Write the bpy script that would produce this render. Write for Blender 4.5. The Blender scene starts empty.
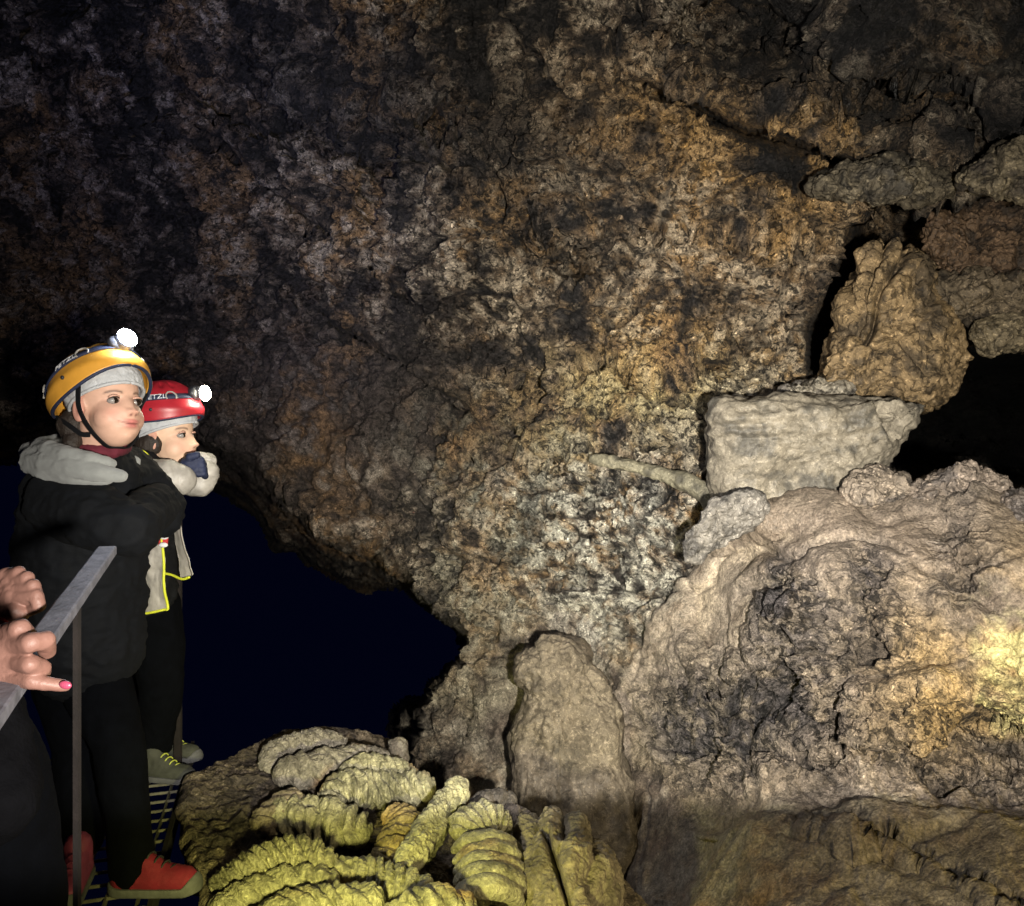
import bpy, bmesh, math, random
import numpy as np
from mathutils import Vector, Matrix
random.seed(7)
rng = np.random.default_rng(11)
C = bpy.context.scene.collection
F = 800.0; CX = 512.0; CY = 453.0; CZ = 1.12          # lens in pixels, picture centre, camera height

# ------------------------------------------------------------------ helpers
def W(px, py, d):
    return np.array([(px-CX)/F*d, d, CZ-(py-CY)/F*d], float)
TAB = {}
def vnoise(P, seed=0):
    """smooth value noise in [-1,1] on an (N,3) array"""
    if seed not in TAB:
        TAB[seed] = np.random.default_rng(1000+seed).random((64,64,64)).astype(np.float32)*2-1
    T = TAB[seed].ravel()
    P = P.astype(np.float32)
    Fl = np.floor(P); t = P-Fl; I = Fl.astype(np.int64) & 63; J = (I+1) & 63
    t = t*t*(3-2*t)
    x0, y0, z0 = I[:,0]*4096, I[:,1]*64, I[:,2]; x1, y1, z1 = J[:,0]*4096, J[:,1]*64, J[:,2]
    tx, ty, tz = t[:,0], t[:,1], t[:,2]
    a = T[x0+y0+z0]*(1-tx)+T[x1+y0+z0]*tx; b = T[x0+y1+z0]*(1-tx)+T[x1+y1+z0]*tx
    c = T[x0+y0+z1]*(1-tx)+T[x1+y0+z1]*tx; d = T[x0+y1+z1]*(1-tx)+T[x1+y1+z1]*tx
    return (a*(1-ty)+b*ty)*(1-tz)+(c*(1-ty)+d*ty)*tz
ROT = np.array([[0.36,0.48,-0.8],[-0.8,0.6,0.0],[0.48,0.64,0.6]])
def fbm(P, f, octs=4, seed=0, gain=.5, ridge=False):
    Q = P*f; s = 0; a = 1; n = 0
    for o in range(octs):
        v = vnoise(Q+17.3*o, seed+o % 3)
        if ridge: v = 1-2*np.abs(v)
        s = s+a*v; n += a; a *= gain; Q = (Q@ROT.T)*2.03
    return s/n
def worley(P, f, seed=0, jit=.9):
    """F1, F2-F1, cell random, from an (N,3) array"""
    Q = (P*f).astype(np.float32); I = np.floor(Q).astype(np.int64)
    r = np.random.default_rng(500+seed).random((4096*2,4)).astype(np.float32)
    b1 = np.full(len(Q), 9., np.float32); b2 = b1.copy(); cr = np.zeros(len(Q), np.float32)
    for i in (-1,0,1):
        for j in (-1,0,1):
            for k in (-1,0,1):
                c = I+np.array([i,j,k])
                h = ((c[:,0]*73856093) ^ (c[:,1]*19349663) ^ (c[:,2]*83492791)) & 8191
                pt = c+.5+(r[h,:3]-.5)*jit
                d = np.sqrt(((pt-Q)**2).sum(1)).astype(np.float32)
                m = d < b1
                b2 = np.where(m, b1, np.minimum(b2, d)); cr = np.where(m, r[h,3], cr); b1 = np.where(m, d, b1)
    return b1, b2-b1, cr
def sm(x, a, b):
    t = np.clip((x-a)/(b-a), 0, 1); return t*t*(3-2*t)
def meshobj(name, V, faces, mat, parent=None, smooth=True, col=None, colname='tint'):
    me = bpy.data.meshes.new(name)
    V = np.asarray(V, np.float32)
    if isinstance(faces, np.ndarray):
        k = faces.shape[1]; n = len(faces)
        me.vertices.add(len(V)); me.vertices.foreach_set('co', V.ravel())
        me.loops.add(n*k); me.loops.foreach_set('vertex_index', faces.ravel().astype(np.int32))
        me.polygons.add(n); me.polygons.foreach_set('loop_start', np.arange(0, n*k, k, dtype=np.int32))
        try: me.polygons.foreach_set('loop_total', np.full(n, k, np.int32))
        except Exception: pass
        me.update(calc_edges=True)
    else:
        me.from_pydata([tuple(v) for v in V], [], faces)
    me.validate()
    me.polygons.foreach_set('use_smooth', [smooth]*len(me.polygons))
    if col is not None:
        at = me.attributes.new(colname, 'FLOAT_COLOR', 'POINT')
        cc = np.ones((len(V),4), np.float32); cc[:,:col.shape[1]] = col
        at.data.foreach_set('color', cc.ravel())
    me.materials.append(mat)
    o = bpy.data.objects.new(name, me); C.objects.link(o)
    if parent is not None: o.parent = parent
    return o
def tag(o, label=None, cat=None, group=None, kind=None):
    if label: o['label'] = label
    if cat: o['category'] = cat
    if group: o['group'] = group
    if kind: o['kind'] = kind
    return o
def empty(name, loc=(0,0,0)):
    """an Empty at the thing's base; children are given in world coordinates"""
    o = bpy.data.objects.new(name, None); C.objects.link(o); o.location = loc; o.empty_display_size = .1
    return o
def adopt(parent, *kids):
    for k in kids:
        k.parent = parent
        k.matrix_parent_inverse = Matrix.Translation(-Vector(world_loc(parent)))
def world_loc(o):
    l = Vector(o.location)
    return l
def grid_faces(nu, nv, wrap_u=False):
    """quads for an array indexed [u*nv+v]"""
    uu = np.arange(nu if wrap_u else nu-1); vv = np.arange(nv-1)
    U, Vv = np.meshgrid(uu, vv, indexing='ij'); U2 = (U+1) % nu
    return np.stack([U*nv+Vv, U2*nv+Vv, U2*nv+Vv+1, U*nv+Vv+1], -1).reshape(-1,4)
def grid_normals(P):
    du = np.gradient(P, axis=0); dv = np.gradient(P, axis=1)
    n = np.cross(du, dv); l = np.linalg.norm(n, axis=2, keepdims=True); return n/np.maximum(l, 1e-12)
def sdf_poly(X, Y, poly):
    """signed distance in pixels, negative inside"""
    poly = np.array(poly, float); d = np.full(X.shape, 1e9); ins = np.zeros(X.shape, bool)
    for i in range(len(poly)):
        a = poly[i-1]; b = poly[i]; e = b-a
        t = np.clip(((X-a[0])*e[0]+(Y-a[1])*e[1])/max(e@e, 1e-9), 0, 1)
        d = np.minimum(d, np.hypot(X-a[0]-t*e[0], Y-a[1]-t*e[1]))
        c = (a[1] > Y) != (b[1] > Y)
        with np.errstate(divide='ignore', invalid='ignore'):
            xi = (b[0]-a[0])*(Y-a[1])/(b[1]-a[1]+1e-12)+a[0]
        ins ^= c & (X < xi)
    return np.where(ins, -d, d)
def catmull(pts, n):
    pts = np.array(pts, float); P = np.vstack([2*pts[0]-pts[1], pts, 2*pts[-1]-pts[-2]])
    m = len(pts)-1; t = np.linspace(0, m-1e-6, n); i = t.astype(int); f = (t-i)[:,None]
    a, b, c, d = P[i], P[i+1], P[i+2], P[i+3]
    return .5*((2*b)+(-a+c)*f+(2*a-5*b+4*c-d)*f**2+(-a+3*b-3*c+d)*f**3)

# ------------------------------------------------------------------ materials
def nodes(name):
    m = bpy.data.materials.new(name); m.use_nodes = True
    nt = m.node_tree; b = nt.nodes['Principled BSDF']
    return m, nt, b
def N(nt, t, **kw):
    n = nt.nodes.new(t)
    for k, v in kw.items():
        if k in n.inputs.keys(): n.inputs[k].default_value = v
        else: setattr(n, k, v)
    return n
def rock_mat(name, fine=1.0, rough=.85, bump=.6, scale=1.0, spec=.3, speck=.5):
    m, nt, b = nodes(name); L = nt.links.new
    at = N(nt, 'ShaderNodeAttribute', attribute_name='tint')
    geo = N(nt, 'ShaderNodeNewGeometry')
    n1 = N(nt, 'ShaderNodeTexNoise', Scale=38*scale, Detail=5.0, Roughness=.7)
    n2 = N(nt, 'ShaderNodeTexNoise', Scale=130*scale, Detail=3.0, Roughness=.65)
    v1 = N(nt, 'ShaderNodeTexVoronoi', Scale=60*scale)
    v2 = N(nt, 'ShaderNodeTexVoronoi', Scale=24*scale, feature='DISTANCE_TO_EDGE')
    wr = N(nt, 'ShaderNodeTexNoise', Scale=14*scale, Detail=3.0)
    mixv = N(nt, 'ShaderNodeMix', data_type='VECTOR'); mixv.inputs[0].default_value = .09
    for n in (n1, n2, wr): L(geo.outputs['Position'], n.inputs['Vector'])
    L(geo.outputs['Position'], mixv.inputs[4]); L(wr.outputs['Color'], mixv.inputs[5])
    L(mixv.outputs[1], v1.inputs['Vector']); L(mixv.outputs[1], v2.inputs['Vector'])
    # brightness variation of the stone itself
    r1 = N(nt, 'ShaderNodeMapRange'); r1.inputs[1].default_value = .33; r1.inputs[2].default_value = .68
    r1.inputs[3].default_value = 1-.75*speck; r1.inputs[4].default_value = 1+.7*speck
    L(n1.outputs['Fac'], r1.inputs[0])
    r2 = N(nt, 'ShaderNodeMapRange'); r2.inputs[1].default_value = .36; r2.inputs[2].default_value = .66
    r2.inputs[3].default_value = 1-.6*speck; r2.inputs[4].default_value = 1+.6*speck
    L(n2.outputs['Fac'], r2.inputs[0])
    mu = N(nt, 'ShaderNodeMath', operation='MULTIPLY'); L(r1.outputs[0], mu.inputs[0]); L(r2.outputs[0], mu.inputs[1])
    vm = N(nt, 'ShaderNodeVectorMath', operation='SCALE'); L(at.outputs['Color'], vm.inputs[0]); L(mu.outputs[0], vm.inputs['Scale'])
    # crumbs of pale mineral and black pits where the surface is crusty (alpha of the colour attribute)
    n3 = N(nt, 'ShaderNodeTexNoise', Scale=62*scale, Detail=4.0, Roughness=.72, Distortion=.6); L(geo.outputs['Position'], n3.inputs['Vector'])
    n4 = N(nt, 'ShaderNodeTexNoise', Scale=27*scale, Detail=5.0, Roughness=.7, Distortion=.9); L(geo.outputs['Position'], n4.inputs['Vector'])
    p1 = N(nt, 'ShaderNodeMapRange', clamp=True, interpolation_type='SMOOTHSTEP'); L(n3.outputs['Fac'], p1.inputs[0])
    for i_, v_ in ((1,.53),(2,.63),(3,0.),(4,1.)): p1.inputs[i_].default_value = v_
    p2 = N(nt, 'ShaderNodeMapRange', clamp=True, interpolation_type='SMOOTHSTEP'); L(n4.outputs['Fac'], p2.inputs[0])
    for i_, v_ in ((1,.49),(2,.40),(3,0.),(4,1.)): p2.inputs[i_].default_value = v_
    f1_ = N(nt, 'ShaderNodeMath', operation='MULTIPLY'); L(p1.outputs[0], f1_.inputs[0]); L(at.outputs['Alpha'], f1_.inputs[1])
    f2_ = N(nt, 'ShaderNodeMath', operation='MULTIPLY'); L(p2.outputs[0], f2_.inputs[0]); L(at.outputs['Alpha'], f2_.inputs[1])
    g1_ = N(nt, 'ShaderNodeMath', operation='MULTIPLY_ADD'); g1_.inputs[1].default_value = 1.6; g1_.inputs[2].default_value = 1.0; L(f1_.outputs[0], g1_.inputs[0])
    g2_ = N(nt, 'ShaderNodeMath', operation='MULTIPLY_ADD'); g2_.inputs[1].default_value = -.88; g2_.inputs[2].default_value = 1.0; L(f2_.outputs[0], g2_.inputs[0])
    g3_ = N(nt, 'ShaderNodeMath', operation='MULTIPLY'); L(g1_.outputs[0], g3_.inputs[0]); L(g2_.outputs[0], g3_.inputs[1])
    vm2 = N(nt, 'ShaderNodeVectorMath', operation='SCALE'); L(vm.outputs[0], vm2.inputs[0]); L(g3_.outputs[0], vm2.inputs['Scale'])
    L(vm2.outputs[0], b.inputs['Base Color'])
    # height
    h1 = N(nt, 'ShaderNodeMath', operation='MULTIPLY'); h1.inputs[1].default_value = 1.0; L(n1.outputs['Fac'], h1.inputs[0])
    h2 = N(nt, 'ShaderNodeMath', operation='MULTIPLY_ADD'); h2.inputs[1].default_value = .35; L(n2.outputs['Fac'], h2.inputs[0]); L(h1.outputs[0], h2.inputs[2])
    h3 = N(nt, 'ShaderNodeMath', operation='MULTIPLY_ADD'); h3.inputs[1].default_value = .45; L(v1.outputs['Distance'], h3.inputs[0]); L(h2.outputs[0], h3.inputs[2])
    cl = N(nt, 'ShaderNodeMath', operation='MINIMUM'); cl.inputs[1].default_value = .12; L(v2.outputs['Distance'], cl.inputs[0])
    h4 = N(nt, 'ShaderNodeMath', operation='MULTIPLY_ADD'); h4.inputs[1].default_value = 1.6; L(cl.outputs[0], h4.inputs[0]); L(h3.outputs[0], h4.inputs[2])
    h5 = N(nt, 'ShaderNodeMath', operation='MULTIPLY_ADD'); h5.inputs[1].default_value = .9; L(f1_.outputs[0], h5.inputs[0]); L(h4.outputs[0], h5.inputs[2])
    h6 = N(nt, 'ShaderNodeMath', operation='MULTIPLY_ADD'); h6.inputs[1].default_value = -1.0; L(f2_.outputs[0], h6.inputs[0]); L(h5.outputs[0], h6.inputs[2])
    h4 = h6
    bp = N(nt, 'ShaderNodeBump', Strength=bump, Distance=.02*fine); L(h4.outputs[0], bp.inputs['Height'])
    bs_ = N(nt, 'ShaderNodeMapRange'); bs_.inputs[3].default_value = bump*.38; bs_.inputs[4].default_value = bump; L(at.outputs['Alpha'], bs_.inputs[0]); L(bs_.outputs[0], bp.inputs['Strength']); L(bp.outputs[0], b.inputs['Normal'])
    # damp patches catch the light
    wet = N(nt, 'ShaderNodeTexNoise', Scale=3.0, Detail=3.0); L(geo.outputs['Position'], wet.inputs['Vector'])
    rr = N(nt, 'ShaderNodeMapRange'); rr.inputs[1].default_value = .45; rr.inputs[2].default_value = .62
    rr.inputs[3].default_value = rough; rr.inputs[4].default_value = rough-.42
    L(wet.outputs['Fac'], rr.inputs[0]); L(rr.outputs[0], b.inputs['Roughness'])
    b.inputs['Specular IOR Level'].default_value = spec
    return m
def plain(name, col, rough=.6, metal=0, bump=0, bscale=200, var=.25, vscale=30, emit=None, spec=.5, attr=None, sheen=0):
    m, nt, b = nodes(name); L = nt.links.new
    geo = N(nt, 'ShaderNodeNewGeometry')
    n1 = N(nt, 'ShaderNodeTexNoise', Scale=vscale, Detail=4.0, Roughness=.6); L(geo.outputs['Position'], n1.inputs['Vector'])
    r1 = N(nt, 'ShaderNodeMapRange'); r1.inputs[1].default_value = .3; r1.inputs[2].default_value = .7
    r1.inputs[3].default_value = 1-var; r1.inputs[4].default_value = 1+var; L(n1.outputs['Fac'], r1.inputs[0])
    vm = N(nt, 'ShaderNodeVectorMath', operation='SCALE'); L(r1.outputs[0], vm.inputs['Scale'])
    if attr:
        at = N(nt, 'ShaderNodeAttribute', attribute_name=attr); L(at.outputs['Color'], vm.inputs[0])
    else: vm.inputs[0].default_value = col[:3]
    L(vm.outputs[0], b.inputs['Base Color'])
    b.inputs['Roughness'].default_value = rough; b.inputs['Metallic'].default_value = metal
    b.inputs['Specular IOR Level'].default_value = spec
    if sheen: b.inputs['Sheen Weight'].default_value = sheen
    if bump:
        n2 = N(nt, 'ShaderNodeTexNoise', Scale=bscale, Detail=3.0); L(geo.outputs['Position'], n2.inputs['Vector'])
        bp = N(nt, 'ShaderNodeBump', Strength=bump, Distance=.004); L(n2.outputs['Fac'], bp.inputs['Height']); L(bp.outputs[0], b.inputs['Normal'])
    if emit:
        b.inputs['Emission Color'].default_value = (*emit[0], 1); b.inputs['Emission Strength'].default_value = emit[1]
    return m
M = dict(
    wall=rock_mat('cave_rock', fine=1.3, bump=.9, speck=.6),
    block=rock_mat('dusty_rock', fine=.6, bump=.5, speck=.28, spec=.2),
    lava=rock_mat('ropy_lava', fine=.9, bump=.8, scale=1.3, speck=.3, spec=.25),
    skin=plain('skin', (1,1,1), .5, var=.05, vscale=60, bump=.12, bscale=500, attr='tint', spec=.35),
    dark_jacket=plain('dark_jacket_fabric', (.002,.0028,.0045), .85, bump=.35, bscale=400, var=.3, spec=.25),
    grey_fabric=plain('grey_fleece', (.24,.25,.245), .9, bump=.5, bscale=600, var=.15, sheen=.3),
    pale_shell=plain('pale_grey_shell_fabric', (.33,.31,.28), .5, bump=.25, bscale=220, var=.2),
    black_fabric=plain('black_fabric', (.004,.0045,.006), .8, spec=.25, bump=.3, bscale=400),
    trouser=plain('dark_trouser_cloth', (.0015,.0018,.0028), .95, spec=.06, bump=.3, bscale=300),
    adult_coat=plain('adult_coat_cloth', (.004,.004,.005), .95, spec=.04, bump=.4, bscale=250),
    helmet_yellow=plain('yellow_helmet_plastic', (.62,.30,.04), .42, var=.10, vscale=25, bump=.05),
    helmet_red=plain('red_helmet_plastic', (.34,.016,.026), .4, var=.12, vscale=25, bump=.05),
    band=plain('navy_elastic_band', (.012,.018,.05), .7, bump=.2, bscale=700),
    cap=plain('white_hairnet_cloth', (.42,.43,.45), .85, bump=.7, bscale=180, var=.12),
    white_print=plain('white_print', (.7,.7,.72), .6, var=.02),
    yellow_trim=plain('yellow_trim', (.62,.66,.04), .6, var=.05),
    lens=plain('lit_lamp_lens', (.9,.95,1), .2, emit=((.75,.85,1.0), 260)),
    lens_warm=plain('lit_lamp_lens_warm', (1,.97,.85), .2, emit=((1,.95,.72), 150)),
    lampbody=plain('lamp_housing_plastic', (.03,.03,.035), .4),
    eyewhite=plain('eye_white', (.26,.24,.23), .2, var=.02),
    iris=plain('dark_brown_iris', (.015,.009,.006), .12, var=.05),
    maroon=plain('maroon_collar', (.10,.008,.02), .85, bump=.4, bscale=400),
    hair=plain('dark_hair', (.02,.013,.009), .6, bump=.8, bscale=250),
    red_shoe=plain('red_shoe_fabric', (.17,.004,.020), .8, bump=.4, bscale=500, var=.15),
    red_shoe_glare=plain('red_shoe_fabric_glare', (.22,.035,.10), .6, bump=.4, bscale=500, var=.15),  # same red shoe with blue lens glare mixed into its colour
    sole=plain('grey_rubber_sole', (.09,.09,.095), .8, bump=.3),
    olive_shoe=plain('olive_grey_shoe_fabric', (.045,.047,.035), .8, bump=.4, bscale=500),
    lace=plain('black_laces', (.01,.01,.012), .7),
    lime=plain('lime_laces', (.35,.38,.06), .6),
    steel=plain('galvanised_steel', (.20,.20,.24), .62, metal=.5, bump=.3, bscale=120, var=.35, vscale=45),
    rusty=plain('weathered_brown_steel', (.014,.010,.009), .9, metal=.3, bump=.4, bscale=160, var=.35),
    mesh_steel=plain('dull_galvanised_mesh', (.13,.12,.09), .6, metal=.4, var=.3),
    nail=plain('pink_nail_varnish', (.32,.05,.10), .3, var=.02),
    red_strap=plain('red_webbing', (.45,.03,.03), .7),
)

# ------------------------------------------------------------------ cave wall (one displaced sheet of rock)
def axis(a, b, c, d, fine, coarse):
    return np.concatenate([np.arange(a, b, coarse), np.arange(b, c, fine), np.arange(c, d, coarse)])
px = axis(-560, -10, 1036, 1700, 1.6, 7.0); py = axis(-620, -10, 918, 1330, 1.6, 7.0)
PX, PY = np.meshgrid(px, py, indexing='ij')
anch = np.array([
 (-500,-500,4.4),(0,-500,3.6),(500,-500,2.9),(1000,-500,2.5),(1600,-500,2.4),
 (-500,-200,6.0),(0,-200,4.4),(500,-200,3.4),(1000,-200,2.8),(1600,-200,2.6),
 (-500,0,7.0),(-250,0,6.0),(0,0,5.1),(200,0,4.5),(500,0,3.85),(750,0,3.45),(1000,0,3.1),(1400,0,2.8),
 (-500,200,8),(-250,200,7.0),(0,200,6.1),(200,200,5.4),(400,200,4.6),(600,200,4.1),(800,200,3.8),(1000,200,3.7),(1400,200,3.2),
 (-500,400,8),(-200,400,7.6),(0,400,7),(200,400,6.1),(350,400,5.1),(500,400,4.4),(650,400,4.05),(800,400,3.95),(1000,400,4.0),(1400,400,3.3),
 (300,500,5.2),(450,550,4.3),(600,550,3.85),(700,550,3.6),(900,550,3.5),(1300,600,3.0),
 (440,640,4.2),(520,640,4.0),(600,640,3.75),(700,650,3.4),
 (430,720,4.0),(550,730,3.55),(650,740,3.25),(700,770,2.95),(850,760,2.75),(1000,755,2.6),(1200,750,2.4),(1600,750,2.2),
 (500,860,3.3),(640,880,3.0),(720,880,2.5),(850,906,2.25),(1000,906,2.1),(1300,906,1.9),
 (300,900,3.4),(0,900,4),(-500,900,5),(600,1000,2.3),(900,1050,1.75),(1300,1100,1.6),(500,1300,1.35),(1600,1300,1.3),(-500,1300,2),(1000,1300,1.25)], float)
def rbf(ax, vals, X, Y, s=140.):
    A = ax/100.0; D = np.linalg.norm(A[:,None]-A[None], axis=2)
    K = np.sqrt(D**2+(s/100)**2); n = len(A)
    Mx = np.zeros((n+3, n+3)); Mx[:n,:n] = K-.05*np.eye(n); Mx[:n,n] = 1; Mx[n,:n] = 1; Mx[:n,n+1:] = A; Mx[n+1:,:n] = A.T
    w = np.linalg.solve(Mx, np.concatenate([vals, [0,0,0]]))
    x = X/100; y = Y/100; out = w[n]+w[n+1]*x+w[n+2]*y
    for i in range(n): out = out+w[i]*np.sqrt((x-A[i,0])**2+(y-A[i,1])**2+(s/100)**2)
    return out
D = rbf(anch[:,:2], 1/anch[:,2], PX, PY)
D = 1/np.clip(D, .1, 1)
P2 = np.stack([PX.ravel()/100, PY.ravel()/100, np.zeros(PX.size)], 1)
w1 = fbm(P2, .9, 4, 3).reshape(PX.shape); w2 = fbm(P2+40, .9, 4, 5).reshape(PX.shape)
w3 = fbm(P2+9, 4.0, 4, 8).reshape(PX.shape)
QX = PX+18*w1+7*w3; QY = PY+18*w2+7*fbm(P2+70, 4.0, 4, 2).reshape(PX.shape)      # ragged outlines

def gauss(cx, cy, rx, ry, rot=0):
    c, s = math.cos(rot), math.sin(rot); x = (QX-cx)*c+(QY-cy)*s; y = -(QX-cx)*s+(QY-cy)*c
    return np.exp(-(x/rx)**2-(y/ry)**2)
# flowstone mound: a broad dome standing in front of the wall
mound = [(598,760),(605,700),(640,640),(668,600),(700,548),(735,508),(790,487),(860,478),(930,476),(985,470),(1040,490),(1120,500),(1300,560),(1400,700),(1380,760),(1200,765),(900,768),(700,770)]
sd = sdf_poly(QX, QY, mound)
prof = np.sqrt(np.clip(1-np.clip(1+sd/150, 0, 1)**2.4, 0, 1))
soft = (1-sm(PX, 700, 860))*sm(PY, 500, 560)
prof = prof*(1-soft)+soft*sm(-sd, -5, 210)*1.02
dome = np.where(sd < 0, 3.30+.0017*np.clip(880-PX, -400, 400)-.0012*(PY-500)-.55*prof, 9)
dome = np.where(sd < 0, np.minimum(dome, D-.02), D)
msk_m = sm(-sd, -2, 16)
D = D*(1-msk_m)+dome*msk_m
# ledge under the mound, coming towards the viewer
# overhanging roof slab at upper right: below the crack line the rock steps back
ln = (QY-(88+(QX-640)*.37))                        # positive under the line
seg = sm(QX, 600, 700)*(1-sm(QX, 850, 900))
D += seg*(.26*sm(ln, -3, 4)*np.exp(-np.clip(ln, 0, 999)/70)+.95*np.exp(-((ln-1)/6.0)**2)*(1+.8*w3)-.12*np.exp(-((ln+25)/28)**2))
# second strata lines
for (x0, y0, k, xa, xb, amp) in ((590,372,-.02,585,720,.10),(560,395,.30,480,640,.05),(640,235,.06,600,800,.07),(240,160,.85,200,420,.10),(330,330,.55,300,560,.12),(880,60,.25,860,1030,.12),(860,120,-.1,840,1030,.10),(800,30,.5,720,900,.12),(420,440,.2,400,560,.08)):
    l2 = QY-(y0+(QX-x0)*k); sg = sm(QX, xa-30, xa+10)*(1-sm(QX, xb-10, xb+30))
    D += sg*(amp*sm(l2, -2, 4)*np.exp(-np.clip(l2, 0, 999)/40)+amp*2.6*np.exp(-((l2)/5.0)**2)*np.clip(.6+1.2*w3, 0, 2))
# pits and dark recesses
for (cx, cy, rx, ry, rot, a) in ((565,262,24,15,.3,.45),(470,130,60,30,.2,.30),(740,35,75,38,.2,.8),(640,20,30,12,0,.2),(380,175,14,40,.3,.3),(455,110,50,18,-.2,.25),(860,380,30,50,0,.5),(330,140,50,25,.3,.25),(540,215,22,10,.3,.2),(90,120,60,50,0,.3),(230,100,45,22,.4,.25),(920,95,60,14,.3,.3),(985,140,40,12,0,.3)):
    D += a*gauss(cx, cy, rx, ry, rot)
# the gap behind the right-hand boulder, and the side passage
crk = [(800,330),(818,285),(845,235),(858,196),(880,178),(930,196),(975,188),(1030,180),(1200,165),(1500,160),(1500,520),(1300,540),(1120,520),(1060,500),(1024,488),(985,470),(940,468),(900,470),(870,455),(850,430),(835,400),(806,372)]
s2 = sdf_poly(QX, QY, crk)
hole2 = sm(-s2, -5, 24)
D += hole2*(2.2+4.5*sm(QY, 330, 380))
# the big dark passage on the left
hp = [(-560,380),(-100,395),(60,410),(190,422),(250,456),(320,505),(380,540),(425,584),(446,622),(468,634),(462,655),(430,684),(417,712),(410,760),(418,830),(420,1400),(-560,1400)]
s1 = sdf_poly(QX*1.4-PX*.4, QY*1.4-PY*.4, hp)
right = sm(PX, 340, 430)
hole1 = sm(-s1, -2, 90-66*right)
deep = np.minimum(12.0, np.where(PY > 470, (CZ+4.5)*F/np.maximum(PY-CY, 1), 12.0))
tunnel_lip = np.exp(-(np.clip(s1, 0, 999)/30)**2)*.12
D = (D+tunnel_lip*right)*(1-hole1)+np.maximum(deep, D)*hole1
# vertical flutes low centre-left, and the long bottom crack
fl = sm(QX, 395, 430)*(1-sm(QX, 690, 740))*sm(QY, 640, 690)
D += fl*.05*np.sin(QX/13+2.5*w1*2)*(.5+.5*w2)
l3 = QY-(822+(QX-805)*.40-14*w1); sg = sm(QX, 790, 815)
D += sg*(.045*np.exp(-(l3/4.0)**2)-.03*np.exp(-((l3-9)/9)**2))
D += -.05*sm(QY, 812, 830)*sm(QX, 640, 700)
# curved flow bands across the upper left of the mound
rr = np.hypot(PX-800, (PY-640)*.95)+14*w1
band = np.sin(rr/7.0)*sm(-sd, 6, 40)*(1-sm(PX, 800, 900))*(1-sm(PY, 600, 700))
D += .014*band
D += msk_m*(1-sm(QY, 740, 775))*(.035*np.sin((PX-760+.12*(PY-600)**1)/26+2.2*w2)*sm(QY, 600, 680)+.05*gauss(868,600,14,70)+.05*gauss(712,640,10,80,-.25)-.05*gauss(830,560,26,60))

V = np.stack([(PX-CX)/F*D, D, CZ-(PY-CY)/F*D], -1)
nrm = -grid_normals(V)
if nrm[len(px)//2, len(py)//2, 1] > 0: nrm = -nrm
# soften the normal on the steep flanks so that displacement stays sane
P = V.reshape(-1, 3)
smooth_zone = np.clip(msk_m*(1-.75*gauss(830,720,330,60))*1.0+gauss(560,720,130,110)*.9+sm(PY, 760, 820)*.90+gauss(330,440,160,110)*.5, 0, 1)
smooth_zone = smooth_zone*(1-hole2)
# cauliflower patches on the mound
caul = np.clip(gauss(795,595,26,32)+gauss(868,585,24,34)+gauss(790,650,40,60)*.7+gauss(880,640,60,40)*.8+gauss(960,560,30,60)*.7+gauss(700,720,60,60)*.9+gauss(780,720,120,40)*.8+gauss(980,720,80,40)*.9+gauss(930,480,70,16)*.8+gauss(800,480,70,16), 0, 1)
rg = (1-smooth_zone*(1-caul)).ravel()
f1, f2, cr = worley(P+.08*np.stack([fbm(P+5*i, 3, 3, i) for i in range(3)], 1), 2.2, 1)
g1, g2, cg = worley(P+.03*np.stack([fbm(P+5*i, 9, 2, i+3) for i in range(3)], 1), 9.0, 2)
big = fbm(P, 1.3, 3, 1); mid = fbm(P, 5.0, 4, 2); rid = fbm(P*np.array([1,1,1.6]), 7.0, 4, 4, ridge=True); fin = fbm(P, 26, 4, 6); finr = fbm(P, 34, 3, 3, ridge=True)
disp = .12*big+.085*(1-.8*smooth_zone.ravel())*fbm(P*np.array([.6,.6,1.7])+3, 1.5, 3, 21, ridge=True)+(.25+.75*rg)*(.16*(cr-.5)*sm(f2, 0, .20)-.05*(1-sm(f2, 0, .10)))
disp += (.3+.7*rg)*.060*mid+rg*(.066*rid-.025)+rg*(.030*(cg-.5)*sm(g2, 0, .2)-.014*(1-sm(g2, 0, .14)))
disp += (.30+.70*rg)*.020*fin+rg*.016*finr
h1_, h2_, h3_ = worley(P+.02*np.stack([fbm(P+5*i, 14, 2, i+1) for i in range(3)], 1), 22.0, 5)
disp += (caul.ravel())*(.040*(.5-g1)+.020*(.45-h1_))+.012*rg*(h3_-.5)*sm(h2_, 0, .25)
disp += rg*.012*fbm(P, 60, 2, 4)
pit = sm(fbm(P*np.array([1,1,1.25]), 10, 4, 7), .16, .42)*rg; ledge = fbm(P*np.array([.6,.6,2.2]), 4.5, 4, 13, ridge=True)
disp += -.075*pit+rg*.040*ledge
vd = P-np.array([0,0,CZ]); vd /= np.linalg.norm(vd, axis=1, keepdims=True)
steep = sm(np.abs((vd*nrm.reshape(-1,3)).sum(1)), .08, .5)
P = P+nrm.reshape(-1, 3)*(disp*(np.where(hole1.ravel() > .01, .45, .12)+(1-np.where(hole1.ravel() > .01, .45, .12))*steep))[:,None]*(1-.6*hole1.ravel())[:,None]

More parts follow.
